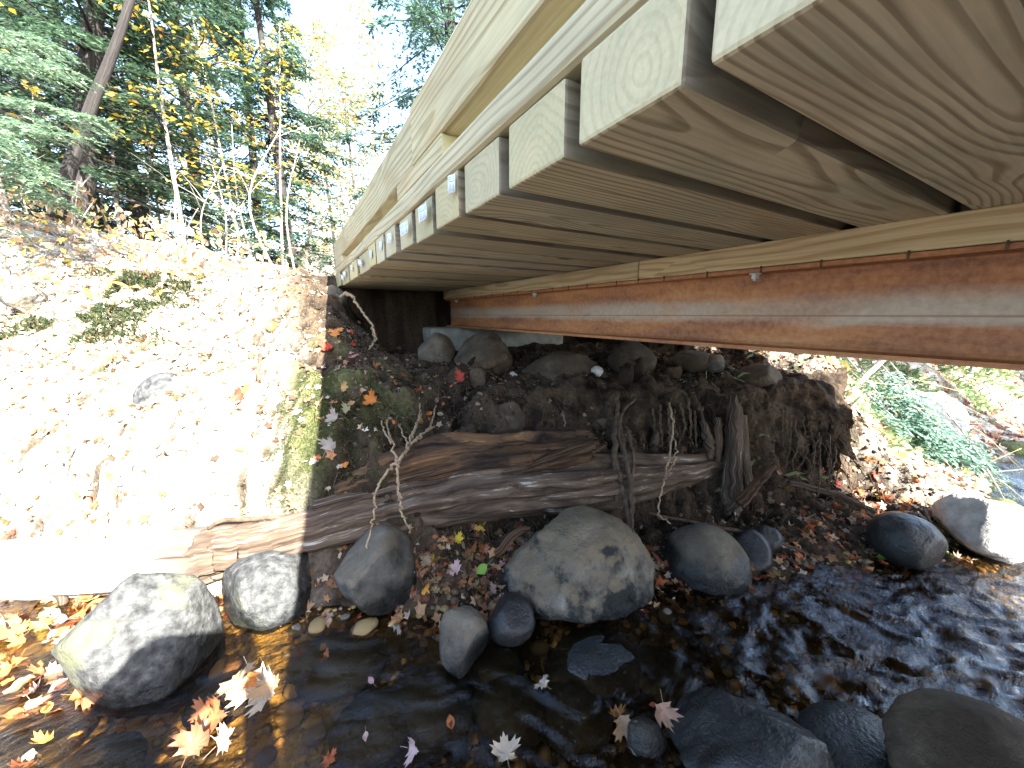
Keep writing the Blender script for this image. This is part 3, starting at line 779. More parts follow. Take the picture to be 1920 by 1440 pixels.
stone('dark mossy stone at the right edge above the wet cobble', 1900, 858, 2.9, 80, 60, M['stone_moss'], 94, 1, 6, .06)
stone('dark stone behind the wet cobble', 1835, 868, 2.75, 50, 42, M['stone_wet'], 95, 1, 6, .06)
stone('shaded mossy stone at the foot of the right bank', 1885, 975, 1.95, 90, 80, M['stone_moss'], 96, 1, 6, .06)
stone('mud-coated lump hanging over the rotten log', 950, 790, 1.92, 70, 80, M['stone_mud'], 97, 1, 7, .1, name='cobble', cat='stone')
for k, (px, py, dep, wd, ht) in enumerate(((650, 1200, .98, 210, 90), (800, 1290, .86, 190, 100), (960, 1300, .82, 150, 90), (1080, 1310, .80, 150, 90), (700, 1330, .80, 160, 90), (1240, 1250, .92, 150, 80), (930, 1230, .95, 110, 70),
                                        (60, 1360, .98, 160, 90), (180, 1420, .9, 150, 70), (420, 1290, 1.0, 130, 60), (60, 1250, 1.2, 110, 60))):
    where = ['below the shadow line', 'in front of the pointed stone', 'under the dark water in the middle', 'left of the foreground leaves', 'near the bottom middle', 'left of the riffle', 'right below the pointed stone',
             'in the golden shallows at the left edge', 'in the bottom left corner', 'between the large boulder and the leaf clump', 'in the leafy shallows at the left edge'][k]
    q = at(px, py, 1.0); q = q * ((ZW - .012) / q[2]); dep = float(q @ FW); sc = dep / 1.0
    stone('submerged brown stone ' + where, px, py, dep, wd, ht * .8, sink=ht * .5 * .8 * float(q @ CF) / 695.0, m= M['stone_wet'] if k < 7 else M['stone_dry'], seed=120 + k, deep=1.2, cuts=6, rough=.07, name='submerged_stone', cat='stone', group='stones under the water')

# pebbles of the stream bed: the larger ones are pieces of the bed, the rest one mass
peb_r = np.random.default_rng(4)
peb_me = []
for k in range(6):
    V, F = stone_shape(300 + k, ICO2, 4, .08, .85)
    for c, cn in (((.30, .22, .10), 'ochre'), ((.17, .15, .12), 'grey'), ((.12, .07, .035), 'brown')):
        peb_me.append(mesh('pebble', V * np.array([1, .8, .55]), F, M['pebbles'], col=np.tile(np.array(c), (len(V), 1))))
cnt = 0
while cnt < 170:
    u = peb_r.uniform(-2.2, 2.2); wv = peb_r.uniform(.55, 1.4)
    if u > -.5 and peb_r.random() < .85: continue
    if wv > np.interp(u, FARL[:, 0], FARL[:, 1]) + .12: continue
    z, n = gsample(u, wv); s = peb_r.uniform(.018, .05)
    o = link('pebble', peb_me[peb_r.integers(len(peb_me))], ground)
    o.location = Vector(uw(u, wv, float(z[0]) + s * .25)); o.scale = (s, s, s); o.rotation_euler = (0, 0, peb_r.uniform(0, 6.3)); cnt += 1

def scatter_lumps(name, n, ufn, smin, smax, cols, m, seed, flat=.6, lift=.2):
    """thousands of small lumps on the ground sheet, one mesh"""
    r = np.random.default_rng(seed); u, wv = ufn(r, n)
    z, nn = gsample(u, wv); n = len(u)
    V0, F0 = ICO1
    s = smin + (smax - smin) * r.random(n) ** 2.5
    V = V0[None] * (1 + .25 * r.normal(size=(n, len(V0), 1))) * s[:, None, None] * np.array([1, 1, flat])
    a = r.uniform(0, 6.3, n); ca, sa = np.cos(a)[:, None], np.sin(a)[:, None]
    V = np.stack([V[..., 0] * ca - V[..., 1] * sa, V[..., 0] * sa + V[..., 1] * ca, V[..., 2]], 2)
    P0 = u[:, None] * RT + wv[:, None] * FW + z[:, None] * UPZ + nn * (s * lift)[:, None]
    V = V + P0[:, None]
    F = F0[None] + (np.arange(n) * len(V0))[:, None, None]
    cc = np.array(cols)[r.integers(len(cols), size=n)] * r.uniform(.7, 1.3, (n, 1))
    o = obj(name, V.reshape(-1, 3), F.reshape(-1, 3), m, col=np.repeat(cc, len(V0), 0))
    return tag(o, kind='stuff')
def bed_area(r, n):
    u = r.uniform(-2.6, 3.0, n); wl = np.interp(u, FARL[:, 0], FARL[:, 1]); return u, wl + .03 - r.random(n) * .95
g = scatter_lumps('bed_gravel', 5200, bed_area, .005, .022, [(.36, .25, .09), (.16, .13, .08), (.10, .07, .035), (.28, .19, .07), (.17, .14, .10)], M['pebbles'], 8)
tag(g, 'brown and ochre gravel covering the bed of the brook', 'gravel')
def mid_area(r, n):
    u = r.uniform(-1.0, 2.3, n); wl = np.interp(u, FARL[:, 0], FARL[:, 1]); wv = wl + .02 + r.random(n) * 1.5
    X = u * RT[0] + wv * FW[0]; k = (X > .12 + .1 * r.normal(size=n)) & (X < 3.0); return u[k], wv[k]
g = scatter_lumps('soil_clods', 6500, mid_area, .002, .016, [(.06, .044, .03), (.035, .026, .018), (.09, .068, .048), (.025, .018, .013), (.17, .14, .10)], M['clod'], 9, .8, .1)
tag(g, 'crumbled dark soil clods on the eroded bank under the bridge', 'soil')

# draped lumps of root-bound soil on the eroded face
def drapes(n, seed):
    r = np.random.default_rng(seed); V0, F0 = ICO3 if False else ico(3); Vs, Fs, Cs, k = [], [], [], 0
    u, wv = mid_area(r, n * 6); z, nn = gsample(u, wv); X_ = u * RT[0] + wv * FW[0]; keep = np.nonzero((nn[:, 2] < .86) & (z > ZW + .32) & (X_ > .7) & (X_ < 2.5))[0][:n]
    for i in keep:
        s = r.uniform(.02, .05); V = V0 * (1 + .45 * fbm(V0 * 1.7 + r.uniform(0, 90), 3, 3) + .25 * fbm(V0 * 6 + r.uniform(0, 90), 2, 5))[:, None]
        V = V * np.array([s * r.uniform(.6, 1.4), s * .5, s * r.uniform(1.4, 3.0)])
        V[:, 0] *= 1 + .5 * V[:, 2] / (2 * s)
        a = r.normal() * .5; V = np.stack([V[:, 0] * math.cos(a) - V[:, 1] * math.sin(a), V[:, 0] * math.sin(a) + V[:, 1] * math.cos(a), V[:, 2]], 1)
        W = V[:, :1] * RT + V[:, 1:2] * FW + V[:, 2:] * UPZ + uw(u[i], wv[i], z[i]) - nn[i] * s * .15
        Vs.append(W); Fs.append(F0 + k); k += len(W); Cs.append(np.tile(np.array([(.055, .040, .028), (.035, .025, .018), (.085, .064, .045), (.025, .018, .013)])[r.integers(4)] * r.uniform(.8, 1.2), (len(W), 1)))
    o = obj('soil_drapes', np.vstack(Vs), np.vstack(Fs), M['clod'], col=np.vstack(Cs)); return tag(o, 'root-bound lumps of soil slumping down the eroded bank face', 'soil', kind='stuff')
drapes(50, 19)

# the lip of root-bound soil that overhangs the undercut: a thick torn sheet, a piece of the ground
def overhang():
    n, m = 190, 60
    t = np.linspace(0, 1, m)
    pxs = np.linspace(930, 1585, n)
    low = 858 + 26 * np.sin((pxs - 930) / 655 * 3.1) + 10 * np.sin(pxs * .041)
    low = low + 30 * vnoise(np.stack([pxs * .03, 0 * pxs, 0 * pxs], 1), 5) + 26 * vnoise(np.stack([pxs * .11, 0 * pxs, 0 * pxs], 1), 6) + 12 * vnoise(np.stack([pxs * .35, 0 * pxs, 0 * pxs], 1), 7)
    endf = np.minimum(sm(0, .12, (pxs - 930) / 655), 1 - .15 * sm(.85, 1, (pxs - 930) / 655))
    low = 790 + (low - 790) * endf
    V = np.zeros((n, m, 3))
    for i, px in enumerate(pxs):
        k = (px - 930) / 655
        keys = [(0, 700 - 6 * k, 2.45), (.18, 712, 2.22), (.34, 735, 2.06), (.55, 785, 1.955), (.8, 785 + (low[i] - 785) * .62, 1.90), (1, low[i], 1.885)]
        yy = np.interp(t, [a[0] for a in keys], [a[1] for a in keys]); dd = np.interp(t, [a[0] for a in keys], [a[2] for a in keys]) + .10 * k
        for j in range(m): V[i, j] = at(px, yy[j], dd[j])
    P = V.reshape(-1, 3); du = np.gradient(V, axis=0); dv = np.gradient(V, axis=1); N_ = np.cross(du, dv).reshape(-1, 3); N_ /= np.linalg.norm(N_, axis=1)[:, None] + 1e-9
    if (N_ @ FW).mean() > 0: N_ = -N_
    str_ = P * np.array([1, 1, .55])
    disp = .055 * fbm(P * 5.0, 3, 81) + .038 * fbm(str_ * 14.0, 3, 82) + .016 * fbm(str_ * 45.0, 3, 83)
    T = np.tile(t, n); disp = disp * sm(0, .12, T) + .02
    A = P + N_ * disp[:, None]; B = A - N_ * (.05 * (1 - .75 * T))[:, None] + FW * .02
    VV = np.vstack([A, B]); q = n * m
    ii = (np.arange(n - 1)[:, None] * m + np.arange(m - 1)[None]).ravel(); F1 = np.stack([ii, ii + m, ii + m + 1, ii + 1], 1); F2 = F1[:, ::-1] + q
    e = np.arange(n - 1) * m + m - 1; F3 = np.stack([e, e + m, e + m + q, e + q], 1)
    g = np.clip(.5 + .9 * fbm(VV * 17, 3, 90) + .5 * fbm(VV * 4, 2, 91), 0, 1)
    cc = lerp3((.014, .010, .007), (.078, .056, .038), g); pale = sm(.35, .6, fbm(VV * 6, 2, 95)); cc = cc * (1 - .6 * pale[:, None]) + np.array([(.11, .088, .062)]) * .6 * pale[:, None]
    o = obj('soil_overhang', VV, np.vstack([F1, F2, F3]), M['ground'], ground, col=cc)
    # torn root ends along the lower edge
    r = np.random.default_rng(3); mb = MB()
    for _ in range(230):
        i = r.integers(2, n - 2); j = int(m * (1 - r.random() ** 2 * .55)) - 1; p = A[i * m + j]; L = r.uniform(.03, .16); d = N_[i * m + j] * .5 + r.normal(size=3) * .25; pts = []
        for k in range(6): pts.append(p.copy()); d = d + np.array([0, 0, -.4]) + r.normal(size=3) * .12; p = p + d / np.linalg.norm(d) * L / 5
        mb.tube(np.array(pts), np.linspace(.0032, .0008, 6) * r.uniform(.5, 1.6), 4)
    f = mb.obj('torn_roots', M['root_dark'], ground); f['kind'] = 'stuff'
overhang()

# ------------------------------------------------------------------ logs and old wood
def logobj(name, pts, m, label, cat, seed, seg=28, n=70, rough=.22, ridge=0.0, group=None, jag=0.0):
    C4 = []
    for px, py, dep, rpx in pts:
        c = at(px, py, dep); C4.append([*c, rpx * float(c @ CF) / 695.0])
    Q = smooth_path(C4, n)
    P3 = Q[:, :3] + .006 * np.stack([fbm(np.stack([np.arange(n) * .25, 0 * np.arange(n), np.full(n, k * 9.0 + seed)], 1), 2, seed) for k in range(3)], 1)
    V, F, U = tube(P3, Q[:, 3], seg, rough=rough, seed=seed, lenscale=2.5)
    if jag:
        rj = np.random.default_rng(seed + 77)
        for end, ax in ((0, P3[0] - P3[1]), (n - 1, P3[-1] - P3[-2])):
            ax = ax / np.linalg.norm(ax); ph_ = rj.normal(size=seg) * jag * .5 + jag * np.sin(np.arange(seg) * .9 + rj.uniform(0, 6))
            for q in range(6):
                i = q if end == 0 else n - 1 - q; V[i * seg:(i + 1) * seg] += ph_[:, None] * ax * (1 - q / 6) ** 1.5
    if ridge:
        ctr = np.repeat(P3, seg, 0); d = V - ctr
        gph = fbm(np.stack([U[:, 0] * 26, U[:, 1] * .9, 0 * U[:, 0] + seed], 1), 2, seed + 3)
        V = ctr + d * (1 + ridge * gph)[:, None]
    o = obj(name, V, F, m, uv=U)
    return tag(o, label, cat, group)
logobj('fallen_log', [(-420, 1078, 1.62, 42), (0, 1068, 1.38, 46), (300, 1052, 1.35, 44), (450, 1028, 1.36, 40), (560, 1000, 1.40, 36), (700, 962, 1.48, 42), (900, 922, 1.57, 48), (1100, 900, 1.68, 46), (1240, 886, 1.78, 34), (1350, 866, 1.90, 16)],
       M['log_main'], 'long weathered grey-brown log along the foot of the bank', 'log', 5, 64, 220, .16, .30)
logobj('rotten_log', [(625, 938, 1.47, 12), (670, 920, 1.50, 28), (760, 888, 1.56, 36), (900, 856, 1.64, 38), (1010, 846, 1.71, 34), (1085, 838, 1.76, 27), (1118, 834, 1.79, 16)],
       M['rot'], 'rotten orange-brown split log lying on the long grey log', 'log', 8, 56, 130, .34, .55, jag=.05)
logobj('wood_splinter', [(985, 880, 1.56, 4), (1040, 862, 1.58, 13), (1100, 842, 1.61, 14), (1113, 838, 1.62, 8)], M['rot'], 'pale orange splintered slab on the end of the rotten log', 'wood', 11, 22, 40, .4, .5, jag=.03)
for k_, (pts_, lab_) in enumerate((([(820, 872, 1.58, 4), (880, 852, 1.61, 9), (950, 838, 1.65, 10), (1000, 832, 1.68, 4)], 'narrow upper splinter along the top of the rotten log'), ([(700, 915, 1.46, 4), (760, 900, 1.49, 9), (850, 880, 1.54, 10), (900, 872, 1.57, 4)], 'long split sliver on the face of the rotten log'), ([(905, 900, 1.53, 4), (960, 885, 1.56, 8), (1030, 874, 1.6, 4)], 'short dark sliver below the middle of the rotten log'))):
    logobj('wood_splinter', pts_, M['rot' if k_ != 2 else 'log'], lab_, 'wood', 210 + k_, 16, 40, .4, .6, jag=.02)
logobj('mossy_slab', [(590, 950, 1.42, 12), (680, 930, 1.46, 15), (760, 908, 1.5, 13), (830, 890, 1.54, 6)], M['log'], 'greenish mossy slab of wood at the left end of the rotten log', 'wood', 12, 14, 40, .25, .3)
logobj('dead_branch', [(715, 808, 1.98, 6), (770, 768, 2.08, 13), (840, 722, 2.18, 16), (905, 688, 2.26, 14), (950, 668, 2.32, 10)], M['root_dark'], 'thick dark dead branch lying up the bank to the muddy boulder', 'branch', 13, 16, 50, .18, .1)
logobj('rotten_post', [(1378, 748, 1.98, 7), (1376, 800, 1.90, 14), (1374, 880, 1.80, 16), (1372, 948, 1.72, 15), (1370, 962, 1.70, 10)], M['log'], 'upright slab of grey-brown rotten wood hanging from the bank', 'wood', 14, 30, 60, .35, .5, jag=.03)
logobj('rotten_post', [(1392, 780, 1.93, 6), (1396, 860, 1.82, 9), (1408, 930, 1.74, 7)], M['log'], 'thin side splinter beside the upright rotten slab', 'wood', 15, 12, 30, .25, .3)
logobj('rotten_post', [(1318, 790, 1.92, 5), (1330, 830, 1.86, 9), (1332, 862, 1.84, 6)], M['log'], 'short hanging splinter left of the upright rotten slab', 'wood', 16, 12, 30, .25, .3)
logobj('rotten_post', [(1345, 785, 1.92, 5), (1346, 830, 1.87, 8), (1346, 868, 1.84, 4)], M['log'], 'second short splinter next to the upright rotten slab', 'wood', 17, 12, 30, .25, .3)
logobj('broken_stick', [(1385, 945, 1.66, 10), (1420, 905, 1.68, 8), (1450, 872, 1.72, 5)], M['rot'], 'pale broken stick leaning beside the rotten slab foot', 'stick', 18, 10, 30, .2, .2)
logobj('broken_stick', [(1480, 905, 1.75, 5), (1560, 925, 1.72, 6), (1640, 958, 1.66, 4)], M['log'], 'thin grey stick lying in the litter above the right water edge', 'stick', 19, 8, 30, .15)
logobj('broken_stick', [(930, 1040, 1.22, 7), (965, 1000, 1.25, 7), (992, 992, 1.27, 4)], M['rot'], 'orange broken stick leaning on the big granite boulder', 'stick', 20, 10, 24, .2)
logobj('broken_stick', [(1560, 1180 - 120, 1.5, 3), (1440, 1010, 1.56, 3), (1330, 985, 1.6, 3), (1215, 962, 1.66, 3)], M['root_dark'], 'thin dark stick lying across the tops of the row of boulders', 'stick', 22, 8, 40, .15)
logobj('dead_stick', [(488, 662, 1.93, 3), (484, 705, 1.84, 3.5), (494, 760, 1.75, 3.5), (500, 815, 1.67, 4), (525, 830, 1.64, 3)], M['root_dark'], 'crooked dark stick standing against the sunlit bank', 'stick', 23, 8, 40, .15)
logobj('dead_stick', [(-10, 700, 2.1, 6), (35, 640, 2.35, 6), (80, 580, 2.6, 4)], M['twig'], 'grey stick in the brushy soil at the left edge', 'stick', 24, 8, 30, .15)
logobj('dead_stick', [(1690, 745, 3.1, 5), (1790, 775, 3.3, 6), (1930, 808, 3.6, 6)], M['root_dark'], 'dark fallen stick above the mossy boulder on the right', 'stick', 25, 8, 30, .15)
logobj('dead_stick', [(1490, 1000, 1.68, 5), (1580, 1010, 1.64, 6), (1650, 1016, 1.60, 5)], M['twig'], 'flat pale stick at the water edge right of the row of boulders', 'stick', 27, 8, 30, .15)
logobj('leaning_stick', [(1600, 730, 2.6, 4), (1650, 680, 2.75, 5), (1700, 620, 2.9, 6)], M['twig'], 'pale leaning stem above the hemlock bough', 'stick', 26, 8, 30, .1)
for k, (pts, lab) in enumerate((
    ([(98, 1080, 1.29, 10), (115, 1112, 1.27, 8), (124, 1150, 1.25, 5), (126, 1185, 1.23, 3)], 'bleached root tip hanging from the log at the left'),
    ([(390, 990, 1.36, 3), (430, 975, 1.38, 4), (500, 972, 1.40, 4), (560, 975, 1.42, 3)], 'dark root creeping along the log top at the shadow line'))):
    logobj('root', pts, M['log'] if k == 0 else M['root_dark'], lab, 'root', 30 + k, 10, 30, .2)

# hanging roots: a stem that splits; each cluster is one thing with its strands as parts
def roots(label, strands, m, seed, name='hanging_root'):
    p0 = at(*strands[0][0][:3]); e = empty(name, p0); tag(e, label, 'root')
    rr = random.Random(seed)
    for st in strands:
        C4 = []
        for px, py, dep, rpx in st:
            c = at(px, py, dep); C4.append([*c, rpx * float(c @ CF) / 695.0])
        Q = smooth_path(C4, max(12, 7 * len(st)))
        Q[1:-1, :3] += np.array([[rr.gauss(0, .0035) for _ in range(3)] for _ in range(len(Q) - 2)])
        mb = MB(); mb.tube(Q[:, :3], Q[:, 3], 7, rough=.12, seed=seed); mb.obj('root_strand', m, e)
    return e
roots('pale tangled root cluster hanging over the logs on the left', [
    [(722, 775, 1.75, 1.7), (732, 820, 1.57, 1.8), (742, 860, 1.41, 2.4), (745, 868, 1.37, 3.0)],
    [(745, 866, 1.37, 3.0), (715, 900, 1.29, 2.1), (700, 935, 1.24, 2.0), (705, 945, 1.23, 1.8), (697, 985, 1.19, 1.8), (688, 1028, 1.15, 1.5)],
    [(745, 866, 1.37, 3.0), (746, 905, 1.29, 2.0), (750, 940, 1.24, 2.0), (753, 965, 1.21, 1.7), (768, 988, 1.18, 1.5)],
    [(745, 866, 1.37, 3.0), (765, 840, 1.49, 2.6), (785, 820, 1.59, 2.1), (815, 800, 1.69, 1.5)],
    [(762, 840, 1.49, 1.8), (778, 805, 1.63, 1.7), (788, 770, 1.82, 1.4), (786, 745, 1.89, 1.1)],
    [(770, 832, 1.51, 1.7), (800, 808, 1.61, 1.5), (812, 785, 1.75, 1.3), (817, 760, 1.85, 1.0)],
    [(762, 838, 1.49, 1.5), (778, 800, 1.61, 1.4), (790, 775, 1.77, 1.1)],
    [(733, 832, 1.51, 1.8), (718, 800, 1.63, 1.5), (710, 778, 1.77, 1.1)],
    [(745, 900, 1.28, 1.2), (748, 935, 1.24, 1.0), (747, 912, 1.28, 0.8)],
    [(766, 832, 1.51, 1.4), (752, 805, 1.63, 1.2), (742, 788, 1.77, 0.9)]], M['root'], 5)
roots('brown root bundle hanging in front of the long log in the middle', [
    [(1158, 735, 1.95, 3), (1157, 785, 1.84, 4), (1152, 850, 1.68, 6), (1168, 920, 1.58, 5), (1180, 985, 1.5, 4)],
    [(1160, 780, 1.85, 3), (1170, 840, 1.7, 5), (1180, 900, 1.6, 5), (1183, 985, 1.5, 5), (1180, 1005, 1.48, 4)],
    [(1190, 748, 1.95, 2), (1165, 780, 1.85, 2.5), (1150, 860, 1.66, 3), (1155, 940, 1.56, 2.5)],
    [(1175, 800, 1.78, 2), (1188, 860, 1.66, 3), (1183, 930, 1.56, 3), (1187, 1000, 1.47, 2)],
    [(1158, 800, 1.78, 1.6), (1170, 850, 1.62, 1.8), (1186, 920, 1.52, 1.8), (1186, 1010, 1.42, 1.5)]], M['root_dark'], 6)
roots('thin single root trailing down to the round boulder', [
    [(1255, 755, 1.98, 1.8), (1262, 800, 1.85, 2.0), (1252, 860, 1.70, 2.0), (1245, 900, 1.62, 1.8), (1240, 930, 1.57, 1.6), (1236, 965, 1.52, 1.5), (1258, 982, 1.5, 1.4)],
    [(1262, 815, 1.82, 1.3), (1268, 850, 1.72, 1.3), (1255, 885, 1.66, 1.2)]], M['root'], 7)
roots('long pale vine arching from under the deck corner', [
    [(638, 558, 2.48, 3.2), (648, 552, 2.45, 3.4), (662, 558, 2.42, 2.8), (680, 585, 2.38, 2.2), (698, 610, 2.34, 2.2), (704, 635, 2.3, 1.8), (692, 655, 2.26, 1.8), (694, 675, 2.22, 1.8)],
    [(698, 612, 2.34, 1.6), (703, 640, 2.3, 1.4), (700, 640, 2.28, 1.2)],
    [(605, 648, 2.28, 1.8), (650, 662, 2.22, 1.8), (690, 675, 2.18, 1.8), (720, 690, 2.14, 1.4)]], M['root'], 8, 'vine')
roots('fine pale roots dangling from the eroded lip in the middle', [
    [(830, 770, 1.95, 1.4), (826, 800, 1.86, 1.3), (820, 840, 1.78, 1)], [(868, 760, 1.97, 1.3), (872, 790, 1.9, 1.2), (866, 820, 1.82, 1)],
    [(1055, 770, 1.98, 1.2), (1060, 800, 1.9, 1.1), (1050, 835, 1.82, 1)]], M['root'], 9)
roots('fringe of thin roots hanging from the overhang by the rotten slab', [
    [(1470 + 12 * k + random.uniform(-6, 6), 770 + 8 * k, 2.02 - .03 * k, 1.5), (1472 + 12 * k + random.uniform(-8, 8), 820 + 8 * k, 1.94 - .03 * k, 1.6), (1470 + 11 * k + random.uniform(-9, 9), 865 + 9 * k + random.uniform(-20, 20), 1.88 - .03 * k, 1)] for k in range(9)], M['root_dark'], 10)
roots('short root stubs hanging left of the rotten slab', [
    [(1225 + 13 * k, 760 + random.uniform(-15, 15), 1.98, 2), (1228 + 13 * k + random.uniform(-6, 6), 800, 1.92, 2.4), (1226 + 13 * k + random.uniform(-8, 8), 830 + random.uniform(-15, 25), 1.88, 1)] for k in range(8)], M['root_dark'], 12)

# a felt of hair roots over the eroded lip: nobody could count it
hr = np.random.default_rng(31); mbV = []; mbF = []; nv = 0
u_, w_ = mid_area(hr, 4600)
z_, n_ = gsample(u_, w_)
for a, b_, c, n0 in zip(u_, w_, z_, n_):
    if n0[2] > .93: continue
    p = uw(a, b_, c) + n0 * .004; L = hr.uniform(.03, .09) if hr.random() < .8 else hr.uniform(.1, .22); d = n0 * hr.uniform(.15, .6) + hr.normal(size=3) * .35; t = []
    for k in range(5):
        t.append(p.copy()); d = d + np.array([0, 0, -.35]) + hr.normal(size=3) * .12; p = p + d / np.linalg.norm(d) * L / 4
    V, F, _ = tube(np.array(t), np.linspace(.0016, .0007, 5) * hr.uniform(.8, 1.8), 3, cap=False, v0=nv); mbV.append(V); mbF += F; nv += len(V)
o = obj('hair_roots', np.vstack(mbV), mbF, M['root_dark']); tag(o, 'fine dark hair roots felting the eroded soil under the bridge', 'roots', kind='stuff')

# ------------------------------------------------------------------ leaves on the ground
def maple_outline():
    half = [(0, 1.0), (.10, .80), (.20, .84), (.22, .62), (.34, .60), (.62, .72), (.58, .56), (.86, .46), (.66, .34), (.80, .16), (.48, .16), (.40, .02), (.52, -.16), (.26, -.10), (.06, -.14)]
    return half + [(-x, y) for x, y in reversed(half[1:])]
def beech_outline():
    ys = np.linspace(-.5, .6, 9); h = [(.36 * math.sin(math.pi * ((y + .5) / 1.1) ** .85) + .004, y) for y in ys]
    return [(0, .62)] + [(x, y) for x, y in reversed(h)] + [(-x, y) for x, y in h]
def leaf_mesh(outline, curl, fold, seed, stem=True):
    r = random.Random(seed); O = np.array(outline, float); n = len(O)
    ctr = np.array([0, .12]); inner = ctr + (O - ctr) * .5
    P2 = np.vstack([[ctr], inner, O])
    z = curl * (P2[:, 0] ** 2 + .7 * (P2[:, 1] - .1) ** 2) + fold * np.abs(P2[:, 0]) + .22 * fbm(np.stack([P2[:, 0] * 3 + seed, P2[:, 1] * 3, 0 * P2[:, 0]], 1), 2, seed)
    V = np.column_stack([P2, z]); F = []
    for i in range(n):
        j = (i + 1) % n
        F.append((0, 1 + i, 1 + j)); F.append((1 + i, 1 + n + i, 1 + n + j, 1 + j))
    V = list(map(tuple, V)); F = list(F)
    if stem:
        b0 = len(V); ys = O[:, 1].min()
        for k, t in enumerate((0, .35, .7)):
            for s in (-1, 1): V.append((s * .014 + .08 * t * t, ys + .05 - t, z.mean() + .12 * t * t))
        F += [(b0, b0 + 1, b0 + 3, b0 + 2), (b0 + 2, b0 + 3, b0 + 5, b0 + 4)]
    return mesh('leaf', V, F, M['leaf'])
LEAF = {'maple': [leaf_mesh(maple_outline(), c, f, s) for c, f, s in ((.25, .2, 1), (.8, -.15, 2), (-.6, .6, 3), (1.1, .3, 4), (-.9, -.1, 5), (.5, .7, 9), (1.3, -.4, 10))],
        'beech': [leaf_mesh(beech_outline(), c, f, s) for c, f, s in ((.3, .15, 6), (.6, .4, 7), (-.4, .3, 8))]}
def leaf(loc, nrm, size, kind, colr, seed, parent=None, label=None, group=None, name='fallen_leaf'):
    r = random.Random(seed)
    o = link(name, LEAF[kind][seed % len(LEAF[kind])])
    n = Vector(nrm) + Vector((r.gauss(0, .22), r.gauss(0, .22), 0)); n.normalize()
    q = n.to_track_quat('Z', 'Y') @ Quaternion((0, 0, 1), r.uniform(0, 6.283))
    o.matrix_world = Matrix.LocRotScale(Vector(loc) + n * .006, q, Vector((size,) * 3))
    o.color = (*colr, 1)
    if parent is not None: o.parent = parent
    if label: tag(o, label, 'leaf', group)
    return o
PAL = {'tan': (.36, .25, .15), 'pink': (.40, .27, .20), 'orange': (.52, .20, .05), 'red': (.42, .06, .035), 'yellow': (.60, .42, .06), 'brown': (.16, .085, .045), 'pale': (.52, .45, .35), 'rust': (.32, .12, .05), 'green': (.16, .30, .05), 'grey': (.33, .30, .27)}
def leaf_px(px, py, szpx, kind, c, seed, label, onwater=False, dep=None, flat=None):
    if dep is None: p, d = hit(px, py, .01)
    elif flat == (0, 0, 1) or onwater:
        q = at(px, py, 1.0); p = q * ((ZW + .014 + (dep - 1.0 if onwater else 0)) / q[2]); d = float(p @ FW)
    else: p, d = at(px, py, dep), dep
    u, v = to_uw(p); z, n = gsample(u, v)
    n = n[0] if not onwater and p[2] > ZW + .03 else np.array([0, 0, 1.0])
    n = n * .6 + np.array([-FW[0], -FW[1], .35]) * .4 if flat is None else np.array(flat)
    leaf(p, n, szpx * .52 * float(p @ CF) / 695.0, kind, PAL[c], seed, None, label)
leaf_px(905, 1066, 46, 'beech', 'green', 3, 'single fresh green leaf upright in the leaf pile', dep=1.20, flat=(-FW[0], -FW[1], .4))
leaf_px(1237, 1320, 64, 'maple', 'pink', 6, 'curled pinkish maple leaf on the foreground stone', dep=.80, flat=(-FW[0] * .6, -FW[1] * .6, .6))
leaf_px(1165, 1345, 60, 'maple', 'tan', 10, 'curled tan leaf behind the blue-grey oval stone', dep=.82, flat=(-FW[0] * .6, -FW[1] * .6, .6))
leaf_px(950, 1425, 70, 'maple', 'pale', 15, 'cream curled leaf at the bottom edge in the middle', dep=.76, flat=(0, 0, 1))
leaf_px(1022, 1288, 42, 'maple', 'pale', 16, 'pale leaf floating on the dark water in the middle', dep=.93, flat=(0, 0, 1))
leaf_px(1047, 1155, 24, 'maple', 'pale', 17, 'tiny white leaf on the water before the big boulder', dep=1.15, flat=(0, 0, 1))
leaf_px(738, 1176, 34, 'maple', 'grey', 18, 'bluish leaf floating left of the pointed stone', dep=1.14, flat=(0, 0, 1))
leaf_px(618, 1168, 30, 'beech', 'pink', 19, 'pink leaf floating by the shadow line', dep=1.18, flat=(0, 0, 1))
leaf_px(440, 752, 44, 'maple', 'red', 20, 'bright red maple leaf on the sunlit bank', flat=(-FW[0], -FW[1], .8))
leaf_px(456, 735, 36, 'maple', 'yellow', 21, 'yellow leaf just above the bright red one on the bank', flat=(-FW[0], -FW[1], .8))
leaf_px(512, 618, 46, 'beech', 'orange', 22, 'orange leaf high on the sunlit bank', flat=(-FW[0], -FW[1], .8))
leaf_px(208, 537, 44, 'beech', 'yellow', 23, 'veined yellow beech leaf standing at the bank top', flat=(-FW[0], -FW[1], .3))
leaf_px(703, 757, 38, 'maple', 'orange', 24, 'orange and yellow leaf in the shade left of the dead branch', flat=(-FW[0], -FW[1], .8))
leaf_px(678, 742, 46, 'beech', 'pink', 25, 'rolled pinkish leaf touching the orange and yellow one', flat=(-FW[0], -FW[1], .8))
leaf_px(632, 790, 36, 'maple', 'grey', 26, 'bluish crumpled leaf on the moss by the shadow line', flat=(-FW[0], -FW[1], .8))
leaf_px(617, 846, 44, 'maple', 'grey', 27, 'grey-purple leaf on the moss lower down', flat=(-FW[0], -FW[1], .8))
leaf_px(646, 874, 22, 'maple', 'orange', 28, 'small orange leaf on the mossy patch', flat=(-FW[0], -FW[1], .8))
leaf_px(858, 714, 34, 'maple', 'red', 29, 'dark red leaf beside the dead branch', flat=(-FW[0], -FW[1], .8))
leaf_px(630, 632, 40, 'maple', 'orange', 30, 'orange maple leaf at the top of the shaded bank edge', flat=(-FW[0], -FW[1], .8))
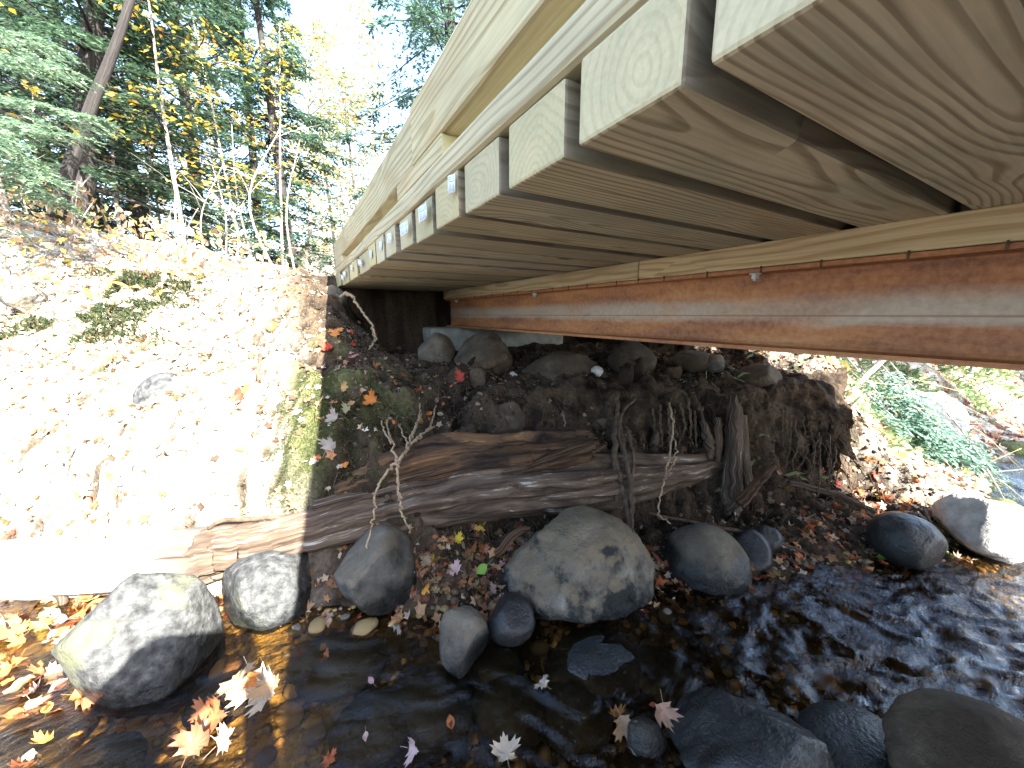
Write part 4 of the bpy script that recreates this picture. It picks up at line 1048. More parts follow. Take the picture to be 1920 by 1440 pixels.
leaf_px(622, 655, 40, 'maple', 'red', 31, 'red maple leaf below the orange one at the shadow edge', flat=(-FW[0], -FW[1], .8))
leaf_px(1470, 720, 32, 'maple', 'pink', 32, 'pink leaf by the brown stone at the bright brink', flat=(-FW[0], -FW[1], .8))
leaf_px(1310, 1012 + 34, 30, 'beech', 'yellow', 33, 'slim yellow leaf stuck on the smooth round boulder', dep=1.34, flat=(-FW[0], -FW[1], .5)) if False else None
leaf_px(1655, 1048, 34, 'beech', 'green', 34, 'yellow-green leaf floating left of the round dark boulder', dep=1.50, flat=(0, 0, 1))
leaf_px(1478, 1016, 28, 'beech', 'pale', 36, 'pale narrow leaf floating right of the row of boulders', dep=1.64, flat=(0, 0, 1))
leaf_px(1838, 905, 34, 'beech', 'yellow', 37, 'bright yellow leaf hanging by the wet cobble on the right', dep=2.3, flat=(-FW[0], -FW[1], .2))
leaf_px(1808, 882, 26, 'beech', 'yellow', 38, 'smaller yellow leaf left of the bright yellow one', dep=2.35, flat=(-FW[0], -FW[1], .2))
leaf_px(1582, 687, 40, 'beech', 'orange', 39, 'orange leaf hanging just under the beam on the right', dep=2.6, flat=(-FW[0], -FW[1], .1))
leaf_px(40, 1290, 80, 'beech', 'tan', 40, 'long tan leaf under water at the left edge', dep=1.12, flat=(0, 0, 1))
leaf_px(262, 1300, 52, 'beech', 'tan', 41, 'rolled tan leaf stuck on the large leaning boulder', dep=.98, flat=(-FW[0], -FW[1], .6))
for k, (px, py, s, c) in enumerate(((478, 1268, 96, 'pale'), (450, 1290, 84, 'tan'), (488, 1300, 80, 'pale'), (470, 1262, 54, 'orange'), (504, 1276, 64, 'tan'))):
    leaf_px(px, py, s, 'maple', c, 50 + k, 'sunlit maple leaf of the white clump in the shallows, ' + ['topmost', 'left lower', 'right lower', 'the orange one', 'rightmost'][k], onwater=True, dep=1.012 + .012 * k, flat=(-FW[0] * .6, -FW[1] * .6, .8))
for k, (px, py, s, c) in enumerate(((385, 1375, 88, 'grey'), (405, 1345, 76, 'rust'), (360, 1408, 84, 'brown'), (415, 1395, 64, 'pink'), (395, 1325, 60, 'rust'))):
    leaf_px(px, py, s, 'maple', c, 60 + k, 'shaded wet maple leaf below the white clump, ' + ['central grey one', 'rusty one', 'lowest dark one', 'small pink one at right', 'topmost rusty one'][k], onwater=True, dep=1.010 + .010 * k, flat=(-FW[0] * .6, -FW[1] * .6, .8))

# many more leaves: pieces of the ground they lie on
lr = random.Random(17); nleaf = 0
def zone(n, x0, y0, x1, y1, s0, s1, cols, kinds=('maple', 'maple', 'beech'), tiltc=.35, poly=None):
    global nleaf
    for _ in range(n):
        px, py = lr.uniform(x0, x1), lr.uniform(y0, y1)
        if poly and not poly(px, py): continue
        p, d = hit(px, py, lr.uniform(.0, .014)); u, v = to_uw(p); z, n0 = gsample(u, v)
        nn = n0[0] + tiltc * np.array([lr.gauss(0, 1), lr.gauss(0, 1), lr.gauss(0, .5)])
        leaf(p, nn, lr.uniform(s0, s1), lr.choice(kinds), [c * lr.uniform(.75, 1.2) for c in PAL[lr.choice(cols)]], 1000 + nleaf, ground); nleaf += 1
zone(110, 765, 985, 1010, 1135, .022, .042, ['tan', 'brown', 'rust', 'pink', 'brown', 'brown', 'tan', 'rust', 'tan', 'pale', 'tan', 'brown', 'yellow'], tiltc=.6)
zone(14, 590, 600, 720, 700, .022, .036, ['orange', 'red', 'rust', 'tan', 'pink'])
zone(24, 640, 650, 860, 800, .022, .038, ['tan', 'pink', 'brown', 'rust', 'tan', 'orange'])
zone(40, 0, 1105, 230, 1200, .03, .05, ['orange', 'pale', 'tan', 'pink', 'rust', 'yellow'])
zone(24, 1380, 880, 1700, 1000, .022, .04, ['tan', 'brown', 'rust', 'pink', 'yellow', 'brown', 'pale'])
zone(20, 1560, 860, 1800, 960, .024, .04, ['red', 'orange', 'rust', 'pink', 'orange', 'pale'])
zone(30, 0, 505, 600, 1000, .02, .034, ['tan', 'rust', 'pale', 'orange', 'red', 'brown', 'pink', 'brown'])
zone(14, 240, 1090, 470, 1140, .026, .042, ['pale', 'pink', 'pale', 'orange'])
zone(26, 0, 1200, 150, 1440, .024, .042, ['yellow', 'orange', 'tan', 'rust', 'pale', 'yellow'])
zone(12, 600, 1140, 1300, 1440, .02, .034, ['pale', 'rust', 'tan', 'brown', 'grey'])

def litter_mass(name, label, n, area, s0, s1, cols, seed, tilt=.5):
    r = np.random.default_rng(seed); u, wv = area(r, n); n = len(u)
    z, nn = gsample(u, wv)
    O = np.array([(0, 1), (.25, .55), (.8, .5), (.45, .1), (.5, -.25), (0, -.15), (-.5, -.25), (-.45, .1), (-.8, .5), (-.25, .55)])
    k = len(O); base = np.vstack([[0, .2], O])
    s = r.uniform(s0, s1, n); a = r.uniform(0, 6.283, n)
    nn = nn + tilt * r.normal(size=(n, 3)); nn /= np.linalg.norm(nn, axis=1)[:, None]
    t = np.cross(nn, np.stack([np.cos(a), np.sin(a), 0 * a], 1)); t /= np.linalg.norm(t, axis=1)[:, None]; b = np.cross(nn, t)
    cv = r.uniform(-.5, .7, n)
    zz = cv[:, None] * (base[:, 0] ** 2 + .5 * base[:, 1] ** 2)[None] + .12 * r.normal(size=(n, k + 1))
    P0 = u[:, None] * RT + wv[:, None] * FW + (z + .004)[:, None] * UPZ + nn * (s * .2)[:, None]
    asp = r.uniform(.45, 1.0, n)
    V = P0[:, None] + s[:, None, None] * (base[None, :, :1] * asp[:, None, None] * t[:, None] + base[None, :, 1:] * b[:, None] + zz[..., None] * nn[:, None])
    F0 = np.array([(0, 1 + i, 1 + (i + 1) % k) for i in range(k)])
    F = F0[None] + (np.arange(n) * (k + 1))[:, None, None]
    c = np.array(cols)[r.integers(len(cols), size=n)] * r.uniform(.7, 1.25, (n, 1))
    o = obj(name, V.reshape(-1, 3), F.reshape(-1, 3), M['litter'], col=np.repeat(c, k + 1, 0), smooth=False)
    return tag(o, label, 'leaf litter', kind='stuff')
def left_area(r, n):
    u = r.uniform(-3.6, -.3, n); wl = np.interp(u, FARL[:, 0], FARL[:, 1]); wv = wl + .12 + r.random(n) * 2.2
    X = u * RT[0] + wv * FW[0]; k = X < .02 + .12 * r.normal(size=n); return u[k], wv[k]
def right_area(r, n):
    u = r.uniform(1.5, 7.5, n); wl = np.interp(u, FARL[:, 0], FARL[:, 1]); wv = wl + .05 + r.random(n) ** 1.2 * 3.2
    X = u * RT[0] + wv * FW[0]; k = X > 2.5; return u[k], wv[k]
def mid2_area(r, n):
    u, wv = mid_area(r, n); k = r.random(len(u)) < .5; return u[k], wv[k]
litter_mass('leaf_litter', 'dry pale leaf litter over the sunlit left bank', 7000, left_area, .012, .034, [(.42, .36, .28), (.48, .43, .36), (.26, .18, .11), (.14, .085, .05), (.08, .05, .03), (.46, .41, .35), (.38, .18, .09)], 41)
litter_mass('leaf_litter', 'red and brown leaf litter over the right bank', 8000, right_area, .018, .042, [(.36, .10, .05), (.42, .20, .08), (.34, .22, .13), (.46, .34, .24), (.22, .10, .06), (.48, .40, .33)], 42)
litter_mass('leaf_litter', 'dull crumbled leaves in the soil under the bridge', 1900, mid2_area, .010, .030, [(.22, .15, .10), (.14, .085, .05), (.30, .22, .15), (.10, .06, .04)], 43, .7)
def margin_area(r, n):
    u = r.uniform(-2.8, 2.2, n); wl = np.interp(u, FARL[:, 0], FARL[:, 1]); return u, wl + .32 * r.random(n) - .10
litter_mass('leaf_litter', 'wet leaf litter along the edge of the water', 1300, margin_area, .018, .040, [(.26, .14, .07), (.36, .22, .12), (.16, .09, .05), (.40, .32, .24), (.34, .10, .04)], 44, .5)

# ------------------------------------------------------------------ moss and grass
def blades(name, label, cat, P0, Nn, L, wd, cols, seed, lean=.6):
    r = np.random.default_rng(seed); n = len(P0)
    d = Nn + lean * r.normal(size=(n, 3)); d /= np.linalg.norm(d, axis=1)[:, None]
    s = np.cross(d, r.normal(size=(n, 3))); s /= np.linalg.norm(s, axis=1)[:, None]
    L = L[:, None]; wd = wd if np.ndim(wd) else np.full(n, wd); wd = wd[:, None]
    m = P0 + d * L * .55; t = P0 + d * L + np.array([0, 0, -.25]) * L
    V = np.stack([P0 - s * wd * .5, P0 + s * wd * .5, m + s * wd * .4, m - s * wd * .4, t], 1)
    F = np.array([(0, 1, 2), (0, 2, 3), (3, 2, 4)])[None] + (np.arange(n) * 5)[:, None, None]
    c = np.array(cols)[r.integers(len(cols), size=n)] * r.uniform(.7, 1.3, (n, 1))
    o = obj(name, V.reshape(-1, 3), F.reshape(-1, 3), M['foliage'], col=np.repeat(c, 5, 0), smooth=False)
    return tag(o, label, cat, kind='stuff')
r_ = np.random.default_rng(77)
def moss_pts(n, cu, su, d0, d1, thr):
    u = r_.normal(cu, su, n); wl = np.interp(u, FARL[:, 0], FARL[:, 1]); wv = wl + r_.uniform(d0, d1, n)
    Q = np.stack([u * 5, wv * 5, 0 * u], 1); k = fbm(Q, 2, 5) > thr
    u, wv = u[k], wv[k]; z, nn = gsample(u, wv)
    return u[:, None] * RT + wv[:, None] * FW + z[:, None] * UPZ, nn
P0, Nn = moss_pts(26000, -.86, .16, .16, .62, -.15)
blades('moss', 'green moss cushion on the bank beside the shadow line', 'moss', P0, Nn, r_.uniform(.005, .014, len(P0)), .0022, [(.06, .075, .024), (.10, .115, .036), (.04, .052, .018)], 1)
P0, Nn = moss_pts(22000, -1.8, .6, .3, 1.5, .12)
blades('moss', 'thin moss and dry grass over the sunlit bank', 'moss', P0, Nn, r_.uniform(.005, .016, len(P0)), .002, [(.20, .21, .10), (.30, .28, .17), (.38, .34, .25)], 2)
P0, Nn = moss_pts(16000, -2.75, .28, .75, 1.6, -.05)
blades('moss', 'dark green moss and low plants in the brush at the far left', 'moss', P0, Nn, r_.uniform(.02, .07, len(P0)), .008, [(.025, .045, .018), (.05, .07, .025), (.07, .055, .03)], 3)
P0, Nn = moss_pts(16000, 4.0, 1.0, .4, 3.2, -.12)
blades('moss', 'green low plants on the shaded right slope', 'plants', P0, Nn, r_.uniform(.04, .13, len(P0)), .018, [(.10, .17, .07), (.17, .24, .10), (.22, .27, .12)], 4)

# ------------------------------------------------------------------ trees
def leafquads(Pc, D, Nn, L, wd, cols, fold=.25):
    """diamond leaves: centre, direction, normal"""
    D = D / (np.linalg.norm(D, axis=1)[:, None] + 1e-9); s = np.cross(D, Nn); s /= np.linalg.norm(s, axis=1)[:, None] + 1e-9
    nn = np.cross(s, D); L = np.asarray(L)[:, None]; wd = np.asarray(wd)[:, None]
    V = np.stack([Pc - D * L * .5, Pc + s * wd * .5 + nn * wd * fold, Pc + D * L * .5, Pc - s * wd * .5 + nn * wd * fold], 1)
    n = len(Pc); F = np.array([(0, 1, 2, 3)]) + (np.arange(n) * 4)[:, None]
    return V.reshape(-1, 3), F, np.repeat(cols, 4, 0)

def crown_obj(parts, name, parent):
    V, F, Cc, n = [], [], [], 0
    for v, f, c in parts:
        V.append(v); F.append(f + n); Cc.append(c); n += len(v)
    o = obj(name, np.vstack(V), np.vstack(F), M['foliage'], parent, col=np.vstack(Cc), smooth=False)
    return o

def spray(r, p, d, length, ntw, twl, nneed, nl, nw, cols, sag=.5, up=None):
    """flat conifer spray along a branch: returns leaf quads and the branch axis points"""
    d = d / np.linalg.norm(d); m = 9; pts = [p.copy()]
    for k in range(m - 1):
        d = d + np.array([0, 0, -sag * .06]) + r.normal(size=3) * .03; d /= np.linalg.norm(d); pts.append(pts[-1] + d * length / (m - 1))
    pts = np.array(pts); ax = pts[-1] - pts[0]; ax /= np.linalg.norm(ax)
    side = np.cross(ax, [0, 0, 1.0]); side /= np.linalg.norm(side) + 1e-9
    t = r.uniform(.12, 1.0, ntw); idx = t * (m - 1); i0 = np.clip(idx.astype(int), 0, m - 2); f = (idx - i0)[:, None]
    b = pts[i0] * (1 - f) + pts[i0 + 1] * f
    sg = np.where(r.random(ntw) < .5, -1.0, 1.0)[:, None]
    td = side * sg * r.uniform(.5, 1.0, (ntw, 1)) + ax * r.uniform(.4, 1.0, (ntw, 1)) + r.normal(size=(ntw, 3)) * .14 + np.array([0, 0, -.12])
    td /= np.linalg.norm(td, axis=1)[:, None]
    tl = twl * (1.15 - .75 * t) * r.uniform(.6, 1.2, ntw)
    s = r.random((ntw, nneed)); c = b[:, None] + td[:, None] * (s * tl[:, None])[..., None] + np.array([0, 0, -1.0]) * (s ** 2 * tl[:, None] * .18)[..., None]
    ts = np.cross(td, [0, 0, 1.0]); ts /= np.linalg.norm(ts, axis=1)[:, None] + 1e-9
    sg2 = np.where(r.random((ntw, nneed, 1)) < .5, -1.0, 1.0)
    nd = ts[:, None] * sg2 * .8 + td[:, None] * .7 + r.normal(size=(ntw, nneed, 3)) * .2
    nn = np.array([0, 0, 1.0]) + r.normal(size=(ntw, nneed, 3)) * .35
    c = c + nd * nl * .45
    n = ntw * nneed; col = np.array(cols)[r.integers(len(cols), size=n)] * r.uniform(.65, 1.35, (n, 1))
    col *= np.repeat(r.uniform(.75, 1.25, ntw), nneed)[:, None]
    return leafquads(c.reshape(-1, 3), nd.reshape(-1, 3), nn.reshape(-1, 3), r.uniform(.7, 1.25, n) * nl, r.uniform(.7, 1.2, n) * nw, col, .1), pts

HEM = [(.05, .095, .05), (.07, .125, .07), (.035, .07, .04), (.09, .15, .085), (.055, .105, .075)]
HEMB = [(.07, .13, .10), (.10, .18, .13), (.05, .10, .075), (.13, .21, .15)]
BEECH = [(.50, .36, .05), (.42, .33, .06), (.55, .42, .10), (.46, .26, .05), (.30, .30, .06)]
PALEF = [(.36, .38, .16), (.44, .40, .16), (.24, .32, .16), (.46, .36, .16), (.42, .27, .12), (.20, .28, .14)]

def conifer(name, label, base, H, lean, r0, nbr, blen, seed, cols=HEM, z0=.06, ntw=15, nneed=12, nl=.055, nw=.017, m='bark', group=None, gap=0.0, bark_r=.004, azr=None, twl=.38):
    r = np.random.default_rng(seed); base = np.asarray(base, float)
    e = empty(name, base); tag(e, label, 'tree', group)
    ts = np.linspace(0, 1, 14); tp = base[None] + np.outer(ts, np.array([lean[0], lean[1], H])) + np.cumsum(r.normal(size=(14, 3)) * np.array([.02, .02, 0]), 0) * H * .06
    tp[0] = base - np.array([0, 0, .1])
    mb = MB(); mb.tube(tp, r0 * (1 - .85 * ts) + .004, 12, rough=.14, seed=seed); mb.obj('trunk', M[m], e)
    parts = []; bm_ = MB()
    for k in range(nbr):
        t = z0 + (1 - z0) * (k + r.random()) / nbr
        i = t * 13; i0 = min(int(i), 12); p = tp[i0] * (1 - (i - i0)) + tp[i0 + 1] * (i - i0)
        az = r.uniform(*(azr or (0, 6.283))); L = blen * (1.05 - t) ** .7 * r.uniform(.5, 1.15)
        if r.random() < gap: 
            d = np.array([math.cos(az), math.sin(az), r.uniform(-.1, .3)]); bm_.tube(np.array([p, p + d * L * .4 + r.normal(size=3) * .03, p + d * L * .7 + r.normal(size=3) * .06]), [.01, .006, .002], 5); continue
        d = np.array([math.cos(az), math.sin(az), r.uniform(-.25, .2)])
        q, pts = spray(r, p, d, L, int(ntw * (.5 + L / blen)), twl * (.6 + .5 * L / blen) * blen / 1.6, nneed, nl, nw, cols, sag=.7)
        parts.append(q); bm_.tube(pts, np.linspace(bark_r + .010 * L, .002, len(pts)), 5)
    bm_.obj('branches', M['bark'], e)['kind'] = 'stuff'; crown_obj(parts, 'crown', e)
    return e

def broadleaf(name, label, base, H, lean, r0, nbr, blen, nleaf_, lsize, seed, cols, m='birch', group=None, z0=.25, cat='tree', up=.35, branch_r=.006, layered=.5):
    r = np.random.default_rng(seed); base = np.asarray(base, float)
    e = empty(name, base); tag(e, label, cat, group)
    ts = np.linspace(0, 1, 12); tp = base[None] + np.outer(ts, np.array([lean[0], lean[1], H])) + np.cumsum(r.normal(size=(12, 3)) * np.array([.03, .03, 0]), 0) * H * .06
    tp[0] = base - np.array([0, 0, .1])
    mb = MB(); mb.tube(tp, r0 * (1 - .8 * ts) + .003, 10, rough=.12, seed=seed); mb.obj('trunk', M[m], e)
    Pc = []; Dc = []; bm_ = MB()
    for k in range(nbr):
        t = z0 + (1 - z0) * (k + r.random()) / nbr
        i = t * 11; i0 = min(int(i), 10); p = tp[i0] * (1 - (i - i0)) + tp[i0 + 1] * (i - i0)
        az = r.uniform(0, 6.283); L = blen * (1.15 - .7 * t) * r.uniform(.5, 1.2); d = np.array([math.cos(az), math.sin(az), up + r.normal() * .15])
        pts = [p]
        for q in range(6): d = d + np.array([0, 0, -.09]) + r.normal(size=3) * .12; d /= np.linalg.norm(d); pts.append(pts[-1] + d * L / 6)
        pts = np.array(pts); bm_.tube(pts, np.linspace(branch_r * (1 + L), .0015, 7), 5)
        n = max(3, int(nleaf_ / nbr * (.4 + L / blen))); s = r.uniform(.2, 1.05, n) * 6; j = np.clip(s.astype(int), 0, 5); f = (s - j)[:, None]
        b = pts[j] * (1 - f) + pts[j + 1] * f; side = np.cross(d, [0, 0, 1.0]); side /= np.linalg.norm(side) + 1e-9
        off = r.normal(size=(n, 1)) * L * .22 * side + r.normal(size=(n, 3)) * L * .07; Pc.append(b + off); Dc.append(d * .5 + np.sign(off @ side)[:, None] * side + r.normal(size=(n, 3)) * .3)
    bm_.obj('branches', M['bark'], e)['kind'] = 'stuff'
    Pc = np.vstack(Pc); Dc = np.vstack(Dc); n = len(Pc); nn = np.array([0, 0, 1.0]) * (layered + .4) + r.normal(size=(n, 3)) * .45
    col = np.array(cols)[r.integers(len(cols), size=n)] * r.uniform(.75, 1.3, (n, 1))
    crown_obj([leafquads(Pc, Dc, nn, r.uniform(.7, 1.2, n) * lsize, r.uniform(.45, .65, n) * lsize, col)], 'crown', e)
    return e

def gpos(px, dep):
    """ground point in the column of photo pixel px at horizontal distance dep"""
    u = (px - 960) / 707.0 * dep; z, _ = gsample(u, dep); return uw(u, dep, float(z[0]))

def frompx(*ps):
    return [at(*p) for p in ps]

# the tall dark hemlock and the pale leaning trunk in front of it
b0 = gpos(165, 5.2)
top = at(235, -520, 5.6)
conifer('hemlock_tree', 'tall dark hemlock with a thick straight trunk behind the leaning pale one', b0, top[2] - b0[2], (top - b0)[:2], .15, 150, 2.3, 101, ntw=22, nneed=15, z0=.12, nl=.075, nw=.024)
b0 = gpos(132, 4.0); top = at(330, -240, 4.4)
broadleaf('leaning_tree', 'slim brown trunk leaning right at the left bank top', b0, top[2] - b0[2], (top - b0)[:2], .060, 9, 1.1, 60, .075, 103, BEECH, z0=.6, m='bark')
tr = [(40, 6.2, 7, .12, 1.9, 'hemlock at the left edge behind the sunlit bough'), (300, 6.6, 8, .12, 2.2, 'hemlock right of the leaning pale trunk'),
      (400, 8.5, 9, .13, 2.4, 'middle hemlock above the bank brink'), (500, 10.5, 9, .12, 2.4, 'feathery hemlock at the right end of the dark group'), (215, 9.0, 10, .16, 2.6, 'hemlock deep behind the leaning trunk'), (-170, 5.5, 8, .14, 2.2, 'hemlock just left of the picture edge'), (560, 9.2, 8, .11, 2.0, 'slender hemlock at the edge of the bright gap'), (150, 7.4, 9, .13, 2.3, 'hemlock close behind the leaning trunk'), (110, 11, 11, .16, 2.8, 'far hemlock between the left edge and the leaning trunk')]
for k, (px, dep, H, r0, bl, lab) in enumerate(tr):
    conifer('hemlock_tree', 'dark green ' + lab, gpos(px, dep), H, (random.uniform(-.4, .4), random.uniform(-.3, .3)), r0, 84, bl, 110 + k, gap=.12, group='hemlocks on the left', z0=.05, cols=HEM if k % 2 else HEM + HEMB, nl=.055 + .005 * dep, nw=.018 + .0018 * dep, ntw=22, nneed=15)
# tree beyond the deck, cool green against the white sky
conifer('hemlock_tree', 'blue-green conifer rising behind the curb of the bridge', gpos(868, 9.5), 11, (-.3, 0), .18, 130, 2.9, 131, cols=HEMB, z0=.15, nl=.12, nw=.04, ntw=20)
# yellow beeches
for k, (px, dep, H, bl, nl, lab) in enumerate(((365, 4.9, 3.2, 1.0, 300, 'nearest yellow beech sapling right of the leaning trunk'), (470, 6.4, 3.4, 1.2, 320, 'yellow beech sapling in the middle of the hemlocks'), (250, 5.6, 2.6, .9, 120, 'small yellow beech beside the leaning trunk'),
                                             (540, 8.0, 4.6, 1.5, 520, 'taller yellow-leaved beech left of the bright gap'), (60, 3.6, 2.2, .8, 90, 'yellow beech sapling at the left edge'), (330, 8.0, 5.0, 1.3, 420, 'yellow beech behind the dark hemlocks'))):
    broadleaf('beech_sapling', lab, gpos(px, dep), H, (random.uniform(-.3, .5), random.uniform(-.3, .3)), .022, 18, bl, nl, .085, 140 + k, BEECH, group='yellow beeches', cat='sapling', up=.15, layered=.9)
# light open woods in the distance
for k, (px, dep, H, lab) in enumerate(((590, 13, 8, 'left of the bright gap'), (640, 17, 10, 'in the middle of the bright gap'), (690, 15, 7, 'beside the curb of the bridge'), (560, 20, 12, 'far back left of the gap'), (660, 26, 13, 'farthest in the gap'), (440, 16, 11, 'behind the feathery hemlock'), (720, 22, 11, 'just over the curb of the bridge'), (340, 18, 12, 'far behind the beech saplings'))):
    broadleaf('autumn_tree', 'pale yellow-green autumn tree ' + lab, gpos(px, dep), H, (random.uniform(-.5, .5), 0), .08, 40, 2.2, 1500, .10 + .004 * dep, 160 + k, PALEF, group='autumn trees beyond the bridge', z0=.12, up=.45, layered=.3)
ORD = ['one', 'two', 'three', 'four', 'five', 'six', 'seven', 'eight', 'nine', 'ten', 'eleven', 'twelve', 'thirteen', 'fourteen', 'fifteen', 'sixteen']
# slim bare stems at the brink
for k in range(16):
    px = 30 + k * 36 + random.uniform(-12, 12); dep = random.uniform(3.6, 7.0); b0 = gpos(px, dep); H = random.uniform(.8, 2.4)
    P = smooth_path([b0 - UPZ * .05, b0 + np.array([random.gauss(0, .08), random.gauss(0, .06), H * .5]), b0 + np.array([random.gauss(0, .25), random.gauss(0, .1), H])], 12)
    mb = MB(); mb.tube(P, np.linspace(.014, .004, 12) * random.uniform(.7, 1.5), 6, rough=.1, seed=k)
    for q in range(5):
        i = random.randint(3, 10); d = np.array([random.gauss(0, 1), random.gauss(0, 1), .5]); d /= np.linalg.norm(d); mb.tube(np.array([P[i], P[i] + d * .15 + UPZ * .02, P[i] + d * random.uniform(.25, .5)]), [.005, .003, .001], 4)
    o = mb.obj('bare_stem', M['twig' if k % 3 else 'birch'])
    tag(o, '%s bare woody stem on the left bank brink, number %s from the left edge' % ('tall' if H > 1.6 else 'short', ORD[k]), 'stem', 'bare stems along the left bank')
# pale dead twigs lying along the brink
for k in range(26):
    px = random.uniform(0, 330) if k < 18 else random.uniform(330, 600); p, d = hit(px, random.uniform(470, 505), .03)
    dep = min(max(d, 2.7), 4.2); p = gpos(px, dep) + UPZ * .03; L = random.uniform(.25, .8); a = random.uniform(-.5, .6) if k % 3 else random.uniform(.6, 1.4)
    d = RT * math.cos(a) * random.choice((-1, 1)) + UPZ * math.sin(a) + FW * random.gauss(0, .3)
    P = np.array([p, p + d * L * .35 + np.random.default_rng(k).normal(size=3) * .03, p + d * L * .7 + np.random.default_rng(k + 50).normal(size=3) * .04, p + d * L])
    mb = MB(); mb.tube(smooth_path(P, 10), np.linspace(.009, .003, 10) * random.uniform(.6, 1.4), 5, rough=.1, seed=k)
    mb.tube(np.array([P[1], P[1] + d * .1 + UPZ * .08, P[1] + d * .18 + UPZ * .16]), [.004, .003, .001], 4)
    o = mb.obj('dead_twig', M['twig']); tag(o, 'bleached dead twig %s %s in the left brink brush' % (['lying low', 'leaning', 'arching', 'forked', 'standing', 'half hidden'][k % 6], ['at the left edge', 'below the leaning trunk', 'left of the leaning trunk', 'right of the dark hemlock', 'near the crest'][k // 6]), 'twig', 'dead twigs along the left brink')
# dry ferns and brown leaves in the brush at the left
r9 = np.random.default_rng(90); n = 1500
u = r9.uniform(-4.6, -2.1, n); wv = r9.uniform(2.5, 4.2, n); z, nn = gsample(u, wv)
Pc = u[:, None] * RT + wv[:, None] * FW + (z + r9.random(n) ** 2 * .45)[:, None] * UPZ
col = np.array([(.42, .28, .18), (.5, .38, .28), (.30, .17, .09), (.46, .40, .10)])[r9.integers(4, size=n)] * r9.uniform(.7, 1.3, (n, 1))
V, F, cc = leafquads(Pc, r9.normal(size=(n, 3)), r9.normal(size=(n, 3)) + UPZ, r9.uniform(.04, .09, n), r9.uniform(.02, .045, n), col)
tag(obj('dry_brush', V, F, M['foliage'], col=cc, smooth=False), 'dry brown leaves clinging in the brush at the left brink', 'brush', kind='stuff')

def bough(name, label, stems, seed, cols, ntw=16, twl=.2, nneed=16, nl=.022, nw=.007, sag=.5, cat='bough'):
    r = np.random.default_rng(seed); e = empty(name, stems[0][0]); tag(e, label, cat)
    parts = []; mb = MB()
    for p, q in stems:
        d = q - p; L = np.linalg.norm(d); qd, pts = spray(r, p, d, L, int(ntw * (L / .5)), twl, nneed, nl, nw, cols, sag)
        parts.append(qd); mb.tube(pts, np.linspace(.006, .0015, len(pts)), 5)
    mb.obj('branches', M['twig'], e)['kind'] = 'stuff'; crown_obj(parts, 'needles', e); return e
st = []
rb = random.Random(8)
for px, py, dep, qx, qy, qd in ((-60, 130, 3.4, 150, 95, 2.9), (-60, 170, 3.3, 190, 190, 2.9), (-60, 230, 3.2, 150, 215, 2.8), (-60, 260, 3.2, 130, 300, 2.7), (-60, 290, 3.2, 110, 340, 2.8), (-80, 60, 3.6, 130, 60, 3.2), (-60, 200, 3.3, 120, 260, 2.6)):
    st.append((at(px, py, dep), at(qx, qy, qd)))
bough('hemlock_bough', 'sunlit pale green hemlock bough reaching in from the left edge', st, 4, [(.14, .22, .15), (.18, .27, .18), (.10, .16, .11), (.24, .32, .2)], 34, .34, 24, .04, .014)
st = [(at(-30, 440, 2.5), at(60, 475, 2.35)), (at(-40, 420, 2.6), at(40, 430, 2.4))]
bough('hemlock_bough', 'small dark green hemlock sprig low at the left edge', st, 5, HEM, 16, .12, 14, .02, .007)
# the big hemlock bough sprawling on the right bank under the beam
st = []
for k in range(44):
    a = rb.random(); px, py = 1545 + 190 * a + rb.uniform(-40, 60), 680 + 110 * a + rb.uniform(-40, 40)
    L = rb.uniform(.5, 1.25); st.append((at(px, py, 2.9 - .25 * a), at(px + 115 * L, py + 120 * L + rb.uniform(-25, 30), 2.55 - .3 * a)))
bough('hemlock_bough', 'blue-green hemlock bough sprawling over the right bank below the beam', st, 6, [(.14, .26, .20), (.18, .31, .24), (.10, .19, .14), (.22, .34, .27)], 22, .20, 16, .036, .013)
st = [(at(1720, 960, 1.72), at(1790, 1020, 1.58)), (at(1735, 955, 1.74), at(1765, 1025, 1.56)), (at(1750, 968, 1.7), at(1800, 1000, 1.6))]
bough('hemlock_bough', 'small green sprig beside the white rock at the water edge', st, 7, [(.10, .17, .04), (.14, .2, .05)], 18, .07, 14, .014, .005)
st = [(at(1850, 880, 2.1), at(1905, 950, 1.9)), (at(1870, 900, 2.1), at(1930, 930, 1.9))]
bough('hemlock_bough', 'green sprig over the shaded mossy stone at the right edge', st, 9, [(.10, .16, .05), (.08, .13, .07)], 16, .1, 14, .018, .006)
# thin tangle of vines over the right bough
for k in range(14):
    px, py = rb.uniform(1560, 1850), rb.uniform(680, 900); dep = 2.7 - (py - 680) / 220 * .45
    P = smooth_path([at(px, py, dep), at(px + rb.uniform(10, 50), py + rb.uniform(-20, 40), dep - .05), at(px + rb.uniform(40, 110), py + rb.uniform(-20, 70), dep - .08)], 14)
    mb = MB(); mb.tube(P, .0022, 5); o = mb.obj('dead_twig', M['root']); tag(o, 'thin pale twig tangled in the right-bank hemlock bough, ' + ['uppermost', 'second from the top', 'by the pale stem', 'left margin', 'over the bleached boulder', 'lower left', 'lowest', 'crossing the middle', 'right margin', 'above the mossy boulder', 'near the bright slope', 'right of the middle', 'left of the middle', 'by the yellow leaves'][k], 'twig', 'twigs in the right-bank bough')
